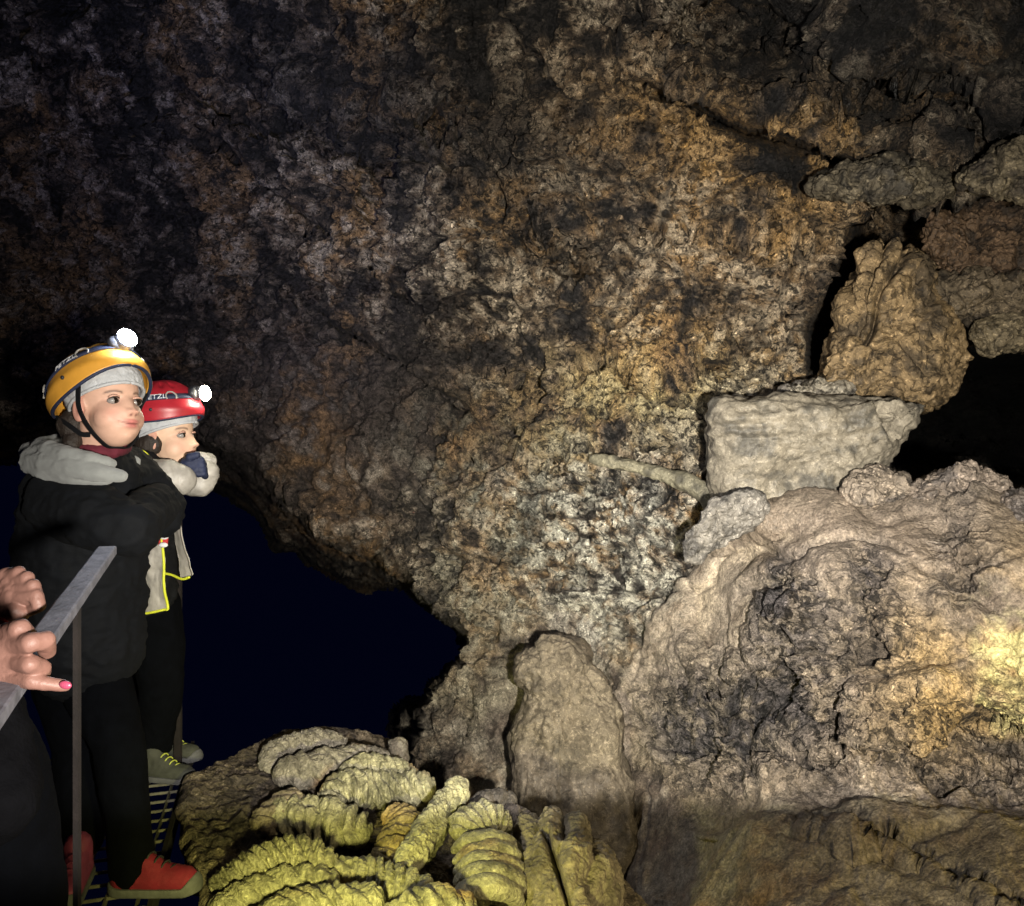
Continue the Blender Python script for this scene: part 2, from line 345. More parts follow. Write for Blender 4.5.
# stone colours (minerals, plus some shade and lamp tint painted in)
def cmix(a, b, t): return a*(1-t[:,None])+np.array(b)[None]*t[:,None]
c_lo = fbm(P, 1.6, 4, 10); c_mid = fbm(P, 6, 4, 11); c_hi = fbm(P, 20, 4, 12)
col = np.tile(np.array([.135,.100,.070]), (len(P), 1))
gz = lambda *a: gauss(*a).ravel()
col = cmix(col, (.27,.155,.055), sm(c_lo+.5*c_mid, -.08, .40)*.8)                      # ochre
col = cmix(col, (.33,.28,.21), sm(c_mid+.8*c_hi, .05, .45)*.85)                      # pale crust
col = cmix(col, (.028,.026,.027), sm(-c_mid-.5*c_lo-.6*c_hi, .02, .30)*.93*(rg*.85+.15)) # black lava glaze
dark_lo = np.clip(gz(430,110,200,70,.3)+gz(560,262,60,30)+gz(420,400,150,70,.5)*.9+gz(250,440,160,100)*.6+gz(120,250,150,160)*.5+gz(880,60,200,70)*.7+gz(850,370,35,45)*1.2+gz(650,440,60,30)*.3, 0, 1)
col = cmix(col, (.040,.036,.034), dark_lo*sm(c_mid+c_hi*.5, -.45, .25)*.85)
violet = np.clip(gz(80,200,220,300)+gz(300,420,200,120)*.8, 0, 1)
col = col*(1-violet[:,None]*np.array([.10,.12,-.10]))  # violet glow around the headlamps tinted into the left wall
och = np.clip(gz(690,130,130,60,.3)+gz(800,180,90,70)+gz(640,380,120,60)*.7+gz(900,330,80,80)*.6+gz(620,270,140,60)*.35, 0, 1)
col = cmix(col, (.36,.21,.065), och*sm(c_mid, -.45, .3)*.75)
tan = np.clip(gz(430,270,160,70,.15)*.8+gz(650,260,150,60)*.6+gz(700,190,60,30)*.6, 0, 1)
col = cmix(col, (.31,.26,.19), tan*sm(c_hi+.6*c_mid, -.25, .45)*.75)
oli = np.clip(gz(660,400,110,60)+gz(560,430,80,60)*.5, 0, 1)
col = cmix(col, (.25,.23,.12), oli*sm(c_mid, -.4, .3)*.6)
pale = np.clip(gz(610,560,95,75,-.3)*1.1+gz(560,510,90,50)*.6+gz(780,430,70,40)*.5+gz(640,600,80,60)*.5, 0, 1)
col = cmix(col, (.36,.35,.30), pale*sm(c_hi+.4*c_mid, -.40, .25)*.85)
gre = np.clip(gz(490,590,60,60)+gz(510,500,80,50)*.6+gz(470,470,70,50)*.5, 0, 1)
col = cmix(col, (.13,.14,.115), gre*sm(c_mid, -.3, .4)*.7)
dst = np.clip(gz(560,700,150,90)*1.0+gz(450,720,70,80)+sm(QY, 780, 815).ravel()*sm(QX, 600, 660).ravel()*.6, 0, 1)
col = cmix(col, (.185,.165,.125), dst*.75*sm(c_mid+.5*c_hi, -.6, .3))
mm = msk_m.ravel()
col = cmix(col, (.205,.170,.132), mm*.88*sm(c_mid+.4*c_hi, -.9, .1))
col = cmix(col, (.18,.145,.115), mm*gz(900,540,150,60)*.8)
col = cmix(col, (.32,.265,.195), mm*np.clip(gz(770,560,50,55)+gz(760,640,90,90)*.6+gz(700,600,50,60)*.7, 0, 1)*sm(c_mid+.6*c_hi+.5*band.ravel(), -.2, .55)*.8)
col = cmix(col, (.34,.27,.21), mm*gz(780,700,150,60)*sm(c_hi+.3*c_mid, -.1, .35)*.7)
col = cmix(col, (.055,.050,.055), mm*caul.ravel()*sm(c_hi+.8*c_mid, -.30, .12)*.9)
col = cmix(col, (.36,.24,.09), np.clip(gz(960,690,80,90)+gz(1040,640,60,90), 0, 1)*sm(c_mid, -.5, .2)*.75)
yel = sm(QX-(958+(QY-600)*.18), 0, 18)*sm(QY, 575, 620)*(1-sm(QY, 735, 760))
col = cmix(col, (.46,.42,.19), yel.ravel()*sm(c_mid+c_hi, -.5, .25)*.8)  # yellowish stone, with the side lamp's lit patch painted in
led = (sm(QY, 745, 765)*(1-sm(QY, 805, 818))*sm(QX, 620, 700)).ravel()
col = cmix(col, (.175,.142,.115), led*.75)
col = cmix(col, (.155,.130,.09), (sm(QY, 806, 820)*sm(QX, 600, 660)).ravel()*.75*sm(c_mid+c_hi, -.8, .2))
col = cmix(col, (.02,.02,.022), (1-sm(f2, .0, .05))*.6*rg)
col = cmix(col, (.035,.030,.027), pit*.6)  # hollows darkened in the colour to deepen their shade
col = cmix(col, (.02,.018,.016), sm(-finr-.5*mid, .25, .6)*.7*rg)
col = cmix(col, (.010,.010,.011), sm(hole1.ravel(), .15, .9))  # passage rock painted near black inward, to look unlit
fc = grid_faces(len(px), len(py))
k_ = (.30+.70*rg)*.42*(1-.75*mm); lum = col@np.array([.3,.6,.1]); col = col*((np.clip(lum, .01, 1)/.15)**(k_*1.15))[:,None]; col = col*(1-.03*(1-mm))[:,None]+(.03*(1-mm)*(col@np.array([.3,.6,.1])))[:,None]
col = cmix(col, (.006,.006,.006), (sm(hole2, .35, .8)*sm(QY, 325, 350)).ravel()*.97)  # deep recess painted black as shade, beyond the lamps' reach
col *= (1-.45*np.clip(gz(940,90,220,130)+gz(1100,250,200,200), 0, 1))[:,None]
fc = fc[(hole1.ravel()[fc].min(1) < .55)]          # the passage runs on into the dark
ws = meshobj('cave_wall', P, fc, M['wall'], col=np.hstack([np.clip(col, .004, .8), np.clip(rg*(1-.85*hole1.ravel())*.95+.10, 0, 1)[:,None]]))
tag(ws, kind='structure')
del P2, w1, w2, w3

# ------------------------------------------------------------------ separate rocks
def invplane(poly):
    A = np.array([[x, y, 1] for x, y, d in poly]); return np.linalg.lstsq(A, 1/np.array([p[2] for p in poly]), rcond=None)[0]
def rock(name, poly, bulge=.12, thick=.5, p=2.6, amp=.03, mat='block', colr=(.3,.26,.2), col2=(.1,.085,.07), seed=0, nr=70, na=260, ridge=0.0, fine=1.0, edge_noise=.05, extra=None, res=1.0, crk=.25, crust=.25):
    """closed boulder: outline (px,py,depth), rounded front, real back"""
    k = invplane(poly); pts = np.array([(x, y) for x, y, d in poly], float)
    c = pts.mean(0); n = len(pts)
    t = np.linspace(0, n, na, endpoint=False); i = t.astype(int); f = (t-i)[:,None]
    cp = [pts[(i+j) % n] for j in (-1,0,1,2)]
    lin = cp[1]*(1-f)+cp[2]*f
    cat = .5*((2*cp[1])+(-cp[0]+cp[2])*f+(2*cp[0]-5*cp[1]+4*cp[2]-cp[3])*f**2+(-cp[0]+3*cp[1]-3*cp[2]+cp[3])*f**3)
    B = .6*cat+.4*lin
    a = np.linspace(0, 1, nr); front = np.sin(a*np.pi/2)             # 0 centre .. 1 rim
    rings = []
    def dep(q): return 1/np.maximum(q[...,0]*k[0]+q[...,1]*k[1]+k[2], .05)
    rad = front[:,None,None]
    Q = c+(B-c)[None]*rad
    dF = dep(Q)-bulge*np.sqrt(np.clip(1-front**p, 0, 1))[:,None]
    ab = np.linspace(1, 0, nr//2)[1:]; rb = np.sin(ab*np.pi/2)
    Qb = c+(B-c)[None]*rb[:,None,None]
    dB = dep(Qb)+thick*np.sqrt(np.clip(1-rb**2, 0, 1))[:,None]
    QQ = np.concatenate([Q, Qb]); DD = np.concatenate([dF, dB])
    G = np.stack([(QQ[...,0]-CX)/F*DD, DD, CZ-(QQ[...,1]-CY)/F*DD], -1)
    Gn = np.concatenate([G, G[:, :1]], 1); nn = grid_normals(Gn)[:, :-1]
    cen = G.reshape(-1,3).mean(0)
    if ((G-cen)*nn).sum() < 0: nn = -nn
    nn[0] = nn[0].mean(0); nn[-1] = nn[-1].mean(0); nn /= np.maximum(np.linalg.norm(nn, axis=2, keepdims=True), 1e-9)
    Pp = G.reshape(-1,3); off = seed*3.7
    a1, a2, cc = worley(Pp+off, 5.0*res, seed)
    d = amp*(1.2*fbm(Pp+off, 3*res, 3, seed)+crk*(1.6*(cc-.5)*sm(a2, 0, .35)-.5*(1-sm(a2, 0, .08)))+.7*fbm(Pp+off, 10*res, 4, seed+1)+.35*fbm(Pp+off, 34*res, 3, seed+2)*fine)
    if ridge: d += ridge*fbm((Pp+off)*np.array([1,1,.35]), 12*res, 3, seed, ridge=True)
    if extra is not None: d += extra(Pp, np.repeat(np.concatenate([front, rb]), na), np.tile(t/n, len(QQ)), QQ.reshape(-1,2))
    Pp = Pp+nn.reshape(-1,3)*d[:,None]
    m1 = fbm(Pp+off, 7, 4, seed+4); m2 = fbm(Pp+off, 26, 3, seed+5)
    cl = np.tile(np.array(colr), (len(Pp),1))
    cl = cmix(cl, np.array(colr)*1.35, sm(m2+.6*m1, .0, .5)*.7)
    cl = cmix(cl, col2, sm(-m1-.6*m2, .02, .45)*.85)
    cl = cmix(cl, np.array(col2)*.4, (1-sm(a2, 0, .05))*.5*crk)
    cl = np.hstack([cl, np.full((len(cl),1), crust)])
    fcs = grid_faces(len(QQ), na)          # [ring*na + angle]
    r_ = np.arange(len(QQ)-1)*na+na-1
    seam = np.stack([r_, r_+na, r_+1+0*na, r_-na+1], -1)
    fcs = np.vstack([fcs, seam])
    o = Pp.mean(0)
    ob = meshobj(name, Pp-o, fcs[:, ::-1], M[mat], col=np.clip(cl, .004, 1)); ob.location = o
    return ob

LT = (.37,.325,.25); DK = (.13,.105,.08)
r = rock('rock_block', [(713,404,3.30),(770,398,3.32),(840,402,3.30),(885,396,3.28),(922,402,3.22),(926,412,3.22),(908,436,3.25),(893,452,3.3),(880,470,3.3),(868,500,3.34),(850,520,3.36),(790,530,3.36),(730,525,3.36),(712,490,3.33),(709,440,3.3)], bulge=.20, thick=.45, p=7, amp=.042, crk=.15, crust=.35, colr=(.150,.132,.102), col2=(.060,.056,.048), seed=3, extra=lambda P, rr, tt, Q: .007*np.sin((Q[:,1]+.06*Q[:,0])/2.6+3*fbm(P, 6, 2, 4))*(Q[:,1] < 440)-.05*sm(Q[:,0]-.5*(Q[:,1]-400), 868, 878)*(rr < .9)-.035*np.exp(-((Q[:,0]-800)/34)**2-((Q[:,1]-478)/20)**2))
tag(r, 'large pale flat-faced block jutting out on top of the rounded mound, beside the black hole', 'rock')
r = rock('boulder', [(858,262,3.75),(880,236,3.75),(905,238,3.72),(930,256,3.7),(945,300,3.68),(958,330,3.66),(961,372,3.62),(950,400,3.6),(925,410,3.6),(890,402,3.6),(850,398,3.6),(818,385,3.65),(822,350,3.7),(838,310,3.72)], bulge=.30, thick=.7, p=3.2, amp=.060, colr=(.15,.105,.055), col2=(.045,.034,.022), seed=5, crk=.7, crust=.8,
  extra=lambda P, rr, tt, Q: -.07*np.exp(-(((Q[:,0]-902)+(Q[:,1]-250)*.42+5*np.sin(Q[:,1]/11))/4)**2)*(Q[:,1] < 345)-.06*np.exp(-(((Q[:,0]-882)+(Q[:,1]-250)*.38)/3.5)**2)*(Q[:,1] < 330))
tag(r, 'big brown boulder with slanting cracks hanging above the pale block, left of the black hole', 'boulder')
r = rock('boulder', [(925,232,3.9),(945,214,3.9),(990,206,3.85),(1040,205,3.8),(1070,240,3.8),(1050,285,3.8),(1000,290,3.8),(960,285,3.85),(935,262,3.9)], bulge=.2, thick=.5, amp=.06, colr=(.07,.045,.027), col2=(.02,.016,.013), seed=6, crk=.7, crust=.8, res=1.6)
tag(r, 'dark rusty boulder wedged under the roof at the right edge, above the layered rocks', 'boulder')
r = rock('rock_ledge', [(925,285,3.7),(960,278,3.7),(1000,282,3.66),(1060,280,3.6),(1080,310,3.6),(1040,322,3.62),(1000,318,3.66),(965,322,3.7),(935,310,3.7)], bulge=.16, thick=.45, amp=.05, colr=(.075,.058,.038), col2=(.025,.02,.015), seed=7, crk=.7, crust=.8, res=1.5)
tag(r, 'upper of two dark rock layers at the right edge, over the black hole', 'rock')
r = rock('rock_ledge', [(975,322,3.6),(1000,314,3.6),(1060,312,3.55),(1090,335,3.55),(1050,350,3.55),(1005,347,3.6),(985,352,3.6),(972,338,3.6)], bulge=.14, thick=.4, amp=.035, colr=(.10,.08,.05), col2=(.03,.025,.02), seed=8, crk=.7, crust=.8, res=1.5)
tag(r, 'lower of two dark rock layers at the right edge, just over the black hole', 'rock')
r = rock('boulder', [(820,170,3.55),(870,158,3.5),(930,170,3.45),(950,188,3.45),(930,200,3.45),(880,197,3.45),(835,196,3.5),(812,186,3.55)], bulge=.18, thick=.5, amp=.05, colr=(.075,.062,.042), col2=(.025,.022,.018), seed=9, crk=.7, crust=.8, res=1.5)
tag(r, 'low dark boulder at the end of the long slanting crack in the roof', 'boulder')
r = rock('boulder', [(960,178,3.3),(1000,150,3.25),(1060,130,3.2),(1100,170,3.2),(1060,196,3.2),(1000,197,3.25),(968,192,3.3)], bulge=.15, thick=.5, amp=.05, colr=(.08,.065,.042), col2=(.025,.02,.016), seed=10, crk=.7, crust=.8, res=1.5)
tag(r, 'rounded dark boulder in the roof at the right edge, above the dark gap', 'boulder')
r = rock('rock_slab', [(518,662,3.43),(523,652,3.43),(538,650,3.43),(546,641,3.41),(566,641,3.39),(582,650,3.38),(590,664,3.36),(603,678,3.33),(608,695,3.30),(622,712,3.27),(625,745,3.23),(631,800,3.18),(640,880,3.08),(560,900,3.08),(514,860,3.13),(513,780,3.25),(514,735,3.31),(523,705,3.35),(524,690,3.38),(517,680,3.41)], bulge=.075, thick=.45, p=5, amp=.055, crk=.22, crust=.45, colr=(.115,.095,.070), col2=(.058,.048,.036), seed=11, fine=.8, ridge=.010,
  extra=lambda P, rr, tt, Q: .012*np.sin((Q[:,0]+.35*Q[:,1])/9)*(Q[:,0] > 560))
tag(r, 'tall pale upright slab of rock leaning on the wall right of the dark passage', 'rock slab')
r = rock('rock_fragment', [(682,544,3.02),(690,528,3.02),(712,503,3.0),(740,490,2.98),(765,496,2.98),(770,512,2.98),(748,535,3.03),(718,550,3.05),(700,562,3.05),(685,560,3.06)], bulge=.03, thick=.20, p=6, amp=.030, crust=.6, colr=(.125,.115,.102), col2=(.05,.047,.045), seed=12, crk=.1, res=1.8, na=200)
tag(r, 'light grey wedge-shaped fragment lying on the left shoulder of the mound', 'rock')
r = rock('rubble_rock', [(846,492,3.05),(858,474,3.05),(880,466,3.05),(905,478,3.02),(912,498,3.0),(880,506,3.0),(852,503,3.0)], bulge=.10, thick=.22, amp=.03, colr=(.17,.14,.11), col2=(.08,.07,.065), seed=13, crust=.8, crk=.6, res=2.2, na=180, nr=50)
tag(r, 'knobbly brown rock on the mound crest under the right tip of the pale block', 'rock')
r = rock('rubble_rock', [(902,500,3.0),(915,480,3.0),(950,470,2.98),(985,473,2.95),(1006,482,2.95),(1004,500,2.92),(960,508,2.95),(920,510,2.97)], bulge=.10, thick=.25, amp=.035, colr=(.16,.13,.105), col2=(.08,.07,.065), seed=14, crust=.8, crk=.6, res=2.2, na=200, nr=50)
tag(r, 'long rough brown rock on the crest of the mound below the black hole', 'rock')
r = rock('rubble_rock', [(1000,505,2.85),(1008,486,2.85),(1040,480,2.8),(1080,500,2.75),(1080,545,2.7),(1030,560,2.75),(1002,540,2.8)], bulge=.12, thick=.3, amp=.035, colr=(.16,.13,.105), col2=(.08,.07,.065), seed=15, crust=.8, crk=.6, res=2, na=180, nr=50)
tag(r, 'rough brown rock on the crest of the mound at the right edge', 'rock')
r = rock('rubble_rock', [(775,395,3.55),(790,380,3.55),(825,376,3.55),(850,388,3.52),(846,404,3.45),(800,406,3.45),(776,406,3.5)], bulge=.12, thick=.3, amp=.035, colr=(.18,.16,.125), col2=(.10,.09,.08), seed=16, crust=.8, crk=.6, res=2, na=180, nr=50)
tag(r, 'small grey rubble heap wedged on top of the pale block, under the hanging boulder', 'rock')

# tubes ---------------------------------------------------------------
def tube(path, rad, nseg, nang, fn=None, squash=1.0, off=0):
    """path (k,3) world points, rad (k,) radii; fn(P, s, a) adds to the radius"""
    C1 = catmull(path, nseg); R1 = np.interp(np.linspace(0, 1, nseg), np.linspace(0, 1, len(rad)), rad)
    s = np.concatenate([[0], np.cumsum(np.linalg.norm(np.diff(C1, axis=0), axis=1))])
    T = np.gradient(C1, axis=0); T /= np.linalg.norm(T, axis=1, keepdims=True)
    up = np.array([0,0,1.]); A = np.cross(T, up); A /= np.maximum(np.linalg.norm(A, axis=1, keepdims=True), 1e-6); Bv = np.cross(A, T)
    e = np.minimum(s, s[-1]-s); cap = np.sqrt(np.clip(1-(1-np.clip(e/np.maximum(R1, 1e-6), 0, 1))**2, 0, 1)); R1 = R1*np.maximum(cap, .02)
    a = np.linspace(0, 2*np.pi, nang, endpoint=False)
    SS, AA = np.meshgrid(s, a, indexing='ij')
    dirv = np.cos(AA)[...,None]*A[:,None]+squash*np.sin(AA)[...,None]*Bv[:,None]
    k = 1.0 if fn is None else fn(C1, SS, AA)
    Pt = C1[:,None]+dirv*(R1[:,None]*k)[...,None]
    fcs = grid_faces(nseg, nang); rr_ = np.arange(nseg-1)*nang+nang-1
    fcs = np.vstack([fcs, np.stack([rr_, rr_+nang, rr_+1, rr_-nang+1], -1)])
    fcs = np.vstack([fcs])
    return Pt.reshape(-1,3), fcs, dirv.reshape(-1,3)/np.maximum(np.linalg.norm(dirv.reshape(-1,3), axis=1, keepdims=True), 1e-9), SS.ravel(), AA.ravel()
def lava_rope(path, rad, label, seed=0, twist=38, ridges=.16, squash=.75, nrid=2, colr=(.27,.25,.16), nseg=300, nang=120, rough=1.0):
    pth = [W(*q) for q in path]; twist = twist*(2.6+.5*math.sin(seed*2.1)); ridges = ridges*1.0; rad = [q*.86 for q in rad]; nrid = nrid if nrid == 1 else max(3, int(round(.62*twist*float(np.mean(rad)))))
    def fn(Cc, s, a):
        w_ = 1.6*np.sin(s*13+seed)+1.4*np.sin(s*31+seed*2)+.8*np.sin(a*2+s*17)
        wv = fbm(Cc, 9, 3, seed+2)[:,None]; ph = s*twist+nrid*a+w_+5.0*wv+1.5*np.sin(a+seed+6*wv)
        return 1+ridges*(np.abs(np.sin(ph/2))-.5)*1.6+.45*ridges*(np.abs(np.sin(s*twist*1.15+a*1.5+seed))-.5)
    Pt, fcs, dv, s, a = tube(pth, rad, nseg, nang, fn, squash)
    off = seed*1.9
    a1, a2, cc = worley(Pt+off+.01*np.stack([fbm(Pt, 30, 2, i) for i in range(3)], 1), 26, seed)
    R0 = float(np.mean(rad))
    d = R0*rough*(.40*fbm(Pt+off, 9, 3, seed)+.10*fbm(Pt+off, 30, 4, seed+1)+.20*(.5-a1)*sm(a2, 0, .25)+.08*fbm(Pt+off, 90, 2, seed+2, ridge=True))
    Pt = Pt+dv*d[:,None]
    m1 = fbm(Pt+off, 9, 4, seed+2); m2 = fbm(Pt, 45, 3, seed)
    cl = np.tile(np.array(colr), (len(Pt),1)); cl = cmix(cl, np.array(colr)*1.4, sm(m2, 0, .5)*.6); cl = cmix(cl, np.array(colr)*.45, sm(-m1-.5*m2, .05, .5)*.8)
    cl = cmix(cl, (.30,.16,.05), sm(fbm(Pt+off, 5, 3, 9), .25, .5)*.5); cl = np.hstack([cl, np.full((len(cl),1), .35)])
    o = Pt.mean(0); ob = meshobj('lava_rope', Pt-o, fcs, M['lava'], col=np.clip(cl, .004, 1)); ob.location = o
    return tag(ob, label, 'lava rope', 'folds of ropy lava on the low mound')

gm = rock('lava_mound', [(215,1060,1.42),(204,895,2.08),(188,835,2.38),(190,782,2.72),(240,748,3.0),(288,731,3.12),(340,729,3.12),(386,736,3.10),(406,750,3.05),(410,778,2.9),(470,812,2.72),(540,846,2.6),(610,880,2.5),(680,960,2.15),(720,1080,1.65),(560,1200,1.35),(300,1200,1.3)], bulge=.0, thick=.5, p=4, amp=.030, mat='lava', colr=(.15,.12,.085), col2=(.055,.045,.04), seed=21, crust=.7, nr=260, na=620, ridge=.02, res=1.0)
tag(gm, kind='structure')
G1 = (.27,.24,.18)
ropes = [
 ([(272,775,2.75),(276,752,2.83),(300,742,2.88),(325,739,2.90),(345,748,2.90)], [.055,.068,.06,.055,.045], 'uppermost grey lava rope, arched at the very top of the mound', dict(twist=60, ridges=.10, colr=(.19,.17,.14))),
 ([(272,776,2.66),(300,772,2.68),(330,764,2.72),(365,755,2.80),(395,768,2.80)], [.055,.075,.065,.052,.04], 'thick grey twisted lava rope just below the uppermost arch', dict(twist=45, ridges=.17, colr=(.19,.17,.135))),
 ([(338,775,2.62),(362,765,2.66),(390,770,2.66),(420,785,2.66)], [.035,.05,.055,.05], 'stubby grey lava rope right of the thick twisted one', dict(twist=70, ridges=.14)),
 ([(318,795,2.50),(345,786,2.52),(372,790,2.54),(400,790,2.56),(436,792,2.55)], [.05,.068,.07,.075,.06], 'plump lava rope crossing the middle of the mound towards the flat tilted plate', dict(twist=50, ridges=.22)),
 ([(262,812,2.38),(300,818,2.36),(335,824,2.34),(368,838,2.30)], [.045,.075,.085,.07], 'knotted yellowish lava rope in the middle of the mound, left of the plate', dict(twist=42, ridges=.24, nrid=3)),
 ([(245,842,2.30),(262,826,2.32),(285,806,2.40),(300,795,2.46)], [.03,.045,.05,.04], 'thin brown lava rope at the left end of the knotted one', dict(twist=60, ridges=.2, colr=(.16,.13,.09))),
 ([(208,886,2.02),(232,877,2.04),(262,862,2.06),(300,856,2.08),(335,868,2.06)], [.035,.048,.05,.055,.045], 'long lumpy lava rope reaching left to the red shoe', dict(twist=75, ridges=.22, nrid=3)),
 ([(205,918,1.93),(245,895,1.97),(290,882,2.0),(340,884,1.99)], [.035,.045,.050,.045], 'bright yellow lava rope at the lower left of the mound, under the long lumpy one', dict(twist=60, ridges=.20, nrid=2)),
 ([(225,950,1.84),(275,918,1.88),(330,902,1.90),(385,905,1.90)], [.045,.055,.058,.045], 'bright yellow lava rope cut by the bottom edge, left of centre of the mound', dict(twist=50, ridges=.20, nrid=3)),
 ([(325,872,2.06),(365,872,2.06),(405,888,2.01),(438,905,1.95)], [.035,.050,.055,.045], 'bright yellow lava rope sloping down towards the fan of ribs', dict(twist=55, ridges=.22, nrid=2)),
 ([(370,940,1.82),(410,912,1.86),(445,902,1.88),(478,915,1.88)], [.045,.055,.050,.040], 'bright yellow lava rope cut by the bottom edge, just left of the fan of ribs', dict(twist=60, ridges=.22, nrid=3)),
 ([(372,872,2.18),(392,850,2.22),(405,828,2.32),(392,812,2.42)], [.05,.06,.055,.04], 'short orange-stained lava rope beside the foot of the tilted plate', dict(twist=60, ridges=.22, colr=(.30,.23,.11))),
 ([(462,842,2.22),(470,828,2.26),(490,820,2.30),(512,832,2.30)], [.045,.062,.062,.04], 'ribbed lava rope curling over at the top of the fan of folds', dict(twist=95, ridges=.20, nrid=1)),
 ([(470,812,2.48),(486,800,2.5),(505,800,2.5),(516,815,2.46)], [.03,.045,.045,.03], 'small dark lava knob behind the ribbed folds', dict(twist=50, ridges=.2, colr=(.12,.105,.085))),
 ([(492,826,2.40),(510,818,2.42),(524,824,2.40),(530,845,2.34)], [.03,.045,.045,.03], 'dark crumbly lava knob between the ribbed folds and the big dark lump', dict(twist=50, ridges=.2, colr=(.12,.10,.085), rough=1.6)),
]
for i, (pth, rd, lb, kw) in enumerate(ropes): lava_rope(pth, rd, lb, seed=i+1, **kw)
# the fan of curved ribs
for i, (y0, dx, lb) in enumerate([(842,0,'topmost fold of the fan of curved lava ribs'),(853,2,'second fold from the top of the fan of curved lava ribs'),(864,4,'middle fold of the fan of curved lava ribs'),(876,4,'second fold from the bottom of the fan of curved lava ribs'),(890,0,'lowest fold of the fan of curved lava ribs')]):
    d = 2.20-.045*i
    lava_rope([(452+dx,y0+10,d),(468+dx,y0-1,d-.02),(490+dx,y0-3,d-.02),(510+dx,y0+4,d+.01),(522+dx,y0+22,d+.05)], [.02,.030,.034,.034,.022], lb, seed=30+i, twist=12, ridges=.08, nrid=1, nseg=160, nang=60, squash=.8)
pl = rock('lava_plate', [(398,862,2.10),(408,838,2.16),(424,812,2.26),(440,790,2.38),(452,780,2.42),(464,782,2.42),(466,796,2.40),(452,822,2.32),(436,848,2.22),(418,868,2.14),(404,874,2.10)], bulge=.04, thick=.10, p=4, amp=.02, mat='lava', colr=(.31,.29,.18), col2=(.16,.15,.10), seed=24, nr=90, na=260, res=3.0)
tag(pl, 'flat tilted lava plate with a crusty bright face in the middle of the ropy mound', 'rock')
bl = rock('lava_lump', [(516,850,2.42),(520,828,2.45),(535,815,2.46),(560,812,2.44),(580,822,2.42),(598,840,2.38),(610,868,2.3),(614,905,2.2),(600,960,2.05),(540,965,2.05),(518,905,2.25)], bulge=.22, thick=.3, p=2.4, amp=.030, mat='lava', colr=(.19,.16,.105), col2=(.09,.075,.05), seed=25, nr=110, na=320, res=2.0,
  extra=lambda P, rr, tt, Q: .030*np.abs(np.sin((Q[:,0]-560)/(12+.10*(Q[:,1]-810))*1.6+.6*np.sin(Q[:,1]/17)))-.012-.05*np.exp(-((Q[:,0]-548-.32*(Q[:,1]-840))/2.6)**2)*(Q[:,1] > 835))
tag(bl, 'big dark fluted lava lump at the right end of the ropy mound', 'rock')
hr = rock('rock_flake', [(388,742,3.0),(398,736,3.0),(407,742,3.0),(408,760,2.98),(402,770,2.96),(390,764,2.98)], bulge=.05, thick=.14, amp=.012, mat='lava', colr=(.24,.22,.17), col2=(.12,.1,.08), seed=26, nr=40, na=120, res=2.5)
tag(hr, 'small upright grey flake standing at the upper right end of the mound', 'rock')
# root-like rib on the wall
rp = [(590,458,3.84),(610,463,3.74),(634,467,3.68),(660,474,3.60),(688,484,3.50),(706,496,3.44),(722,514,3.42)]
Pt, fcs, dv, s, a = tube([W(*q) for q in rp], [.03,.03,.034,.036,.038,.044,.05], 200, 48)
Pt = Pt+dv*(.016*fbm(Pt, 9, 3, 3)+.010*fbm(Pt, 30, 4, 3))[:,None]
cl = cmix(np.tile(np.array((.165,.15,.105)), (len(Pt),1)), (.07,.065,.05), sm(fbm(Pt, 12, 3, 5), 0, .5)); cl = np.hstack([cl, np.full((len(cl),1), .45)])
o = Pt.mean(0); rb = meshobj('rock_rib', Pt-o, fcs, M['block'], col=cl); rb.location = o
tag(rb, 'smooth grey root-like rib of rock crossing the wall left of the pale block', 'rock')

# floor far below and the dark back of the cave
gx, gy = np.meshgrid(np.linspace(-14, 12, 160), np.linspace(-7, 4.2, 130), indexing='ij')
gp = np.stack([gx, gy, np.full(gx.shape, -2.6)], -1).reshape(-1,3)
gp[:,2] += .22*fbm(gp, .8, 4, 5)+.08*fbm(gp, 3, 3, 6)
fl = meshobj('cave_floor', gp, grid_faces(160, 130), M['wall'], col=np.tile(np.array((.012,.011,.011)), (len(gp),1)))
tag(fl, kind='structure')

# ------------------------------------------------------------------ people
def capsule_mesh(bm, p0, r0, p1, r1, seg=20):
    """tapered capsule between two points added to bm"""
    p0 = Vector(p0); p1 = Vector(p1); ax = p1-p0; L = ax.length
    q = ax.to_track_quat('Z', 'Y') if L > 1e-6 else Vector((0,0,1)).to_track_quat('Z', 'Y')
    rings = []
    for i in range(7): t = -math.pi/2+i/6*math.pi/2; rings.append((r0*math.cos(t), r0*math.sin(t)))
    for i in range(1, 4): rings.append((r0+(r1-r0)*i/4, L*i/4))
    for i in range(7): t = i/6*math.pi/2; rings.append((r1*math.cos(t), L+r1*math.sin(t)))
    vs = []
    for (r, z) in rings:
        vs.append([bm.verts.new(p0+q@Vector((max(r,1e-4)*math.cos(2*math.pi*k/seg), max(r,1e-4)*math.sin(2*math.pi*k/seg), z))) for k in range(seg)])
    for a, b in zip(vs, vs[1:]):
        for k in range(seg): bm.faces.new((a[k], a[(k+1) % seg], b[(k+1) % seg], b[k]))
    bm.faces.new(vs[0][::-1]); bm.faces.new(vs[-1])
def ellipsoid(bm, c, axes, radii, seg=28):
    mat = Matrix([list(axes[0])+[0], list(axes[1])+[0], list(axes[2])+[0], [0,0,0,1]]).transposed()
    mat = Matrix.Translation(Vector(c)) @ mat @ Matrix.Diagonal((*radii, 1))
    bmesh.ops.create_uvsphere(bm, u_segments=seg, v_segments=seg//2+2, radius=1, matrix=mat)
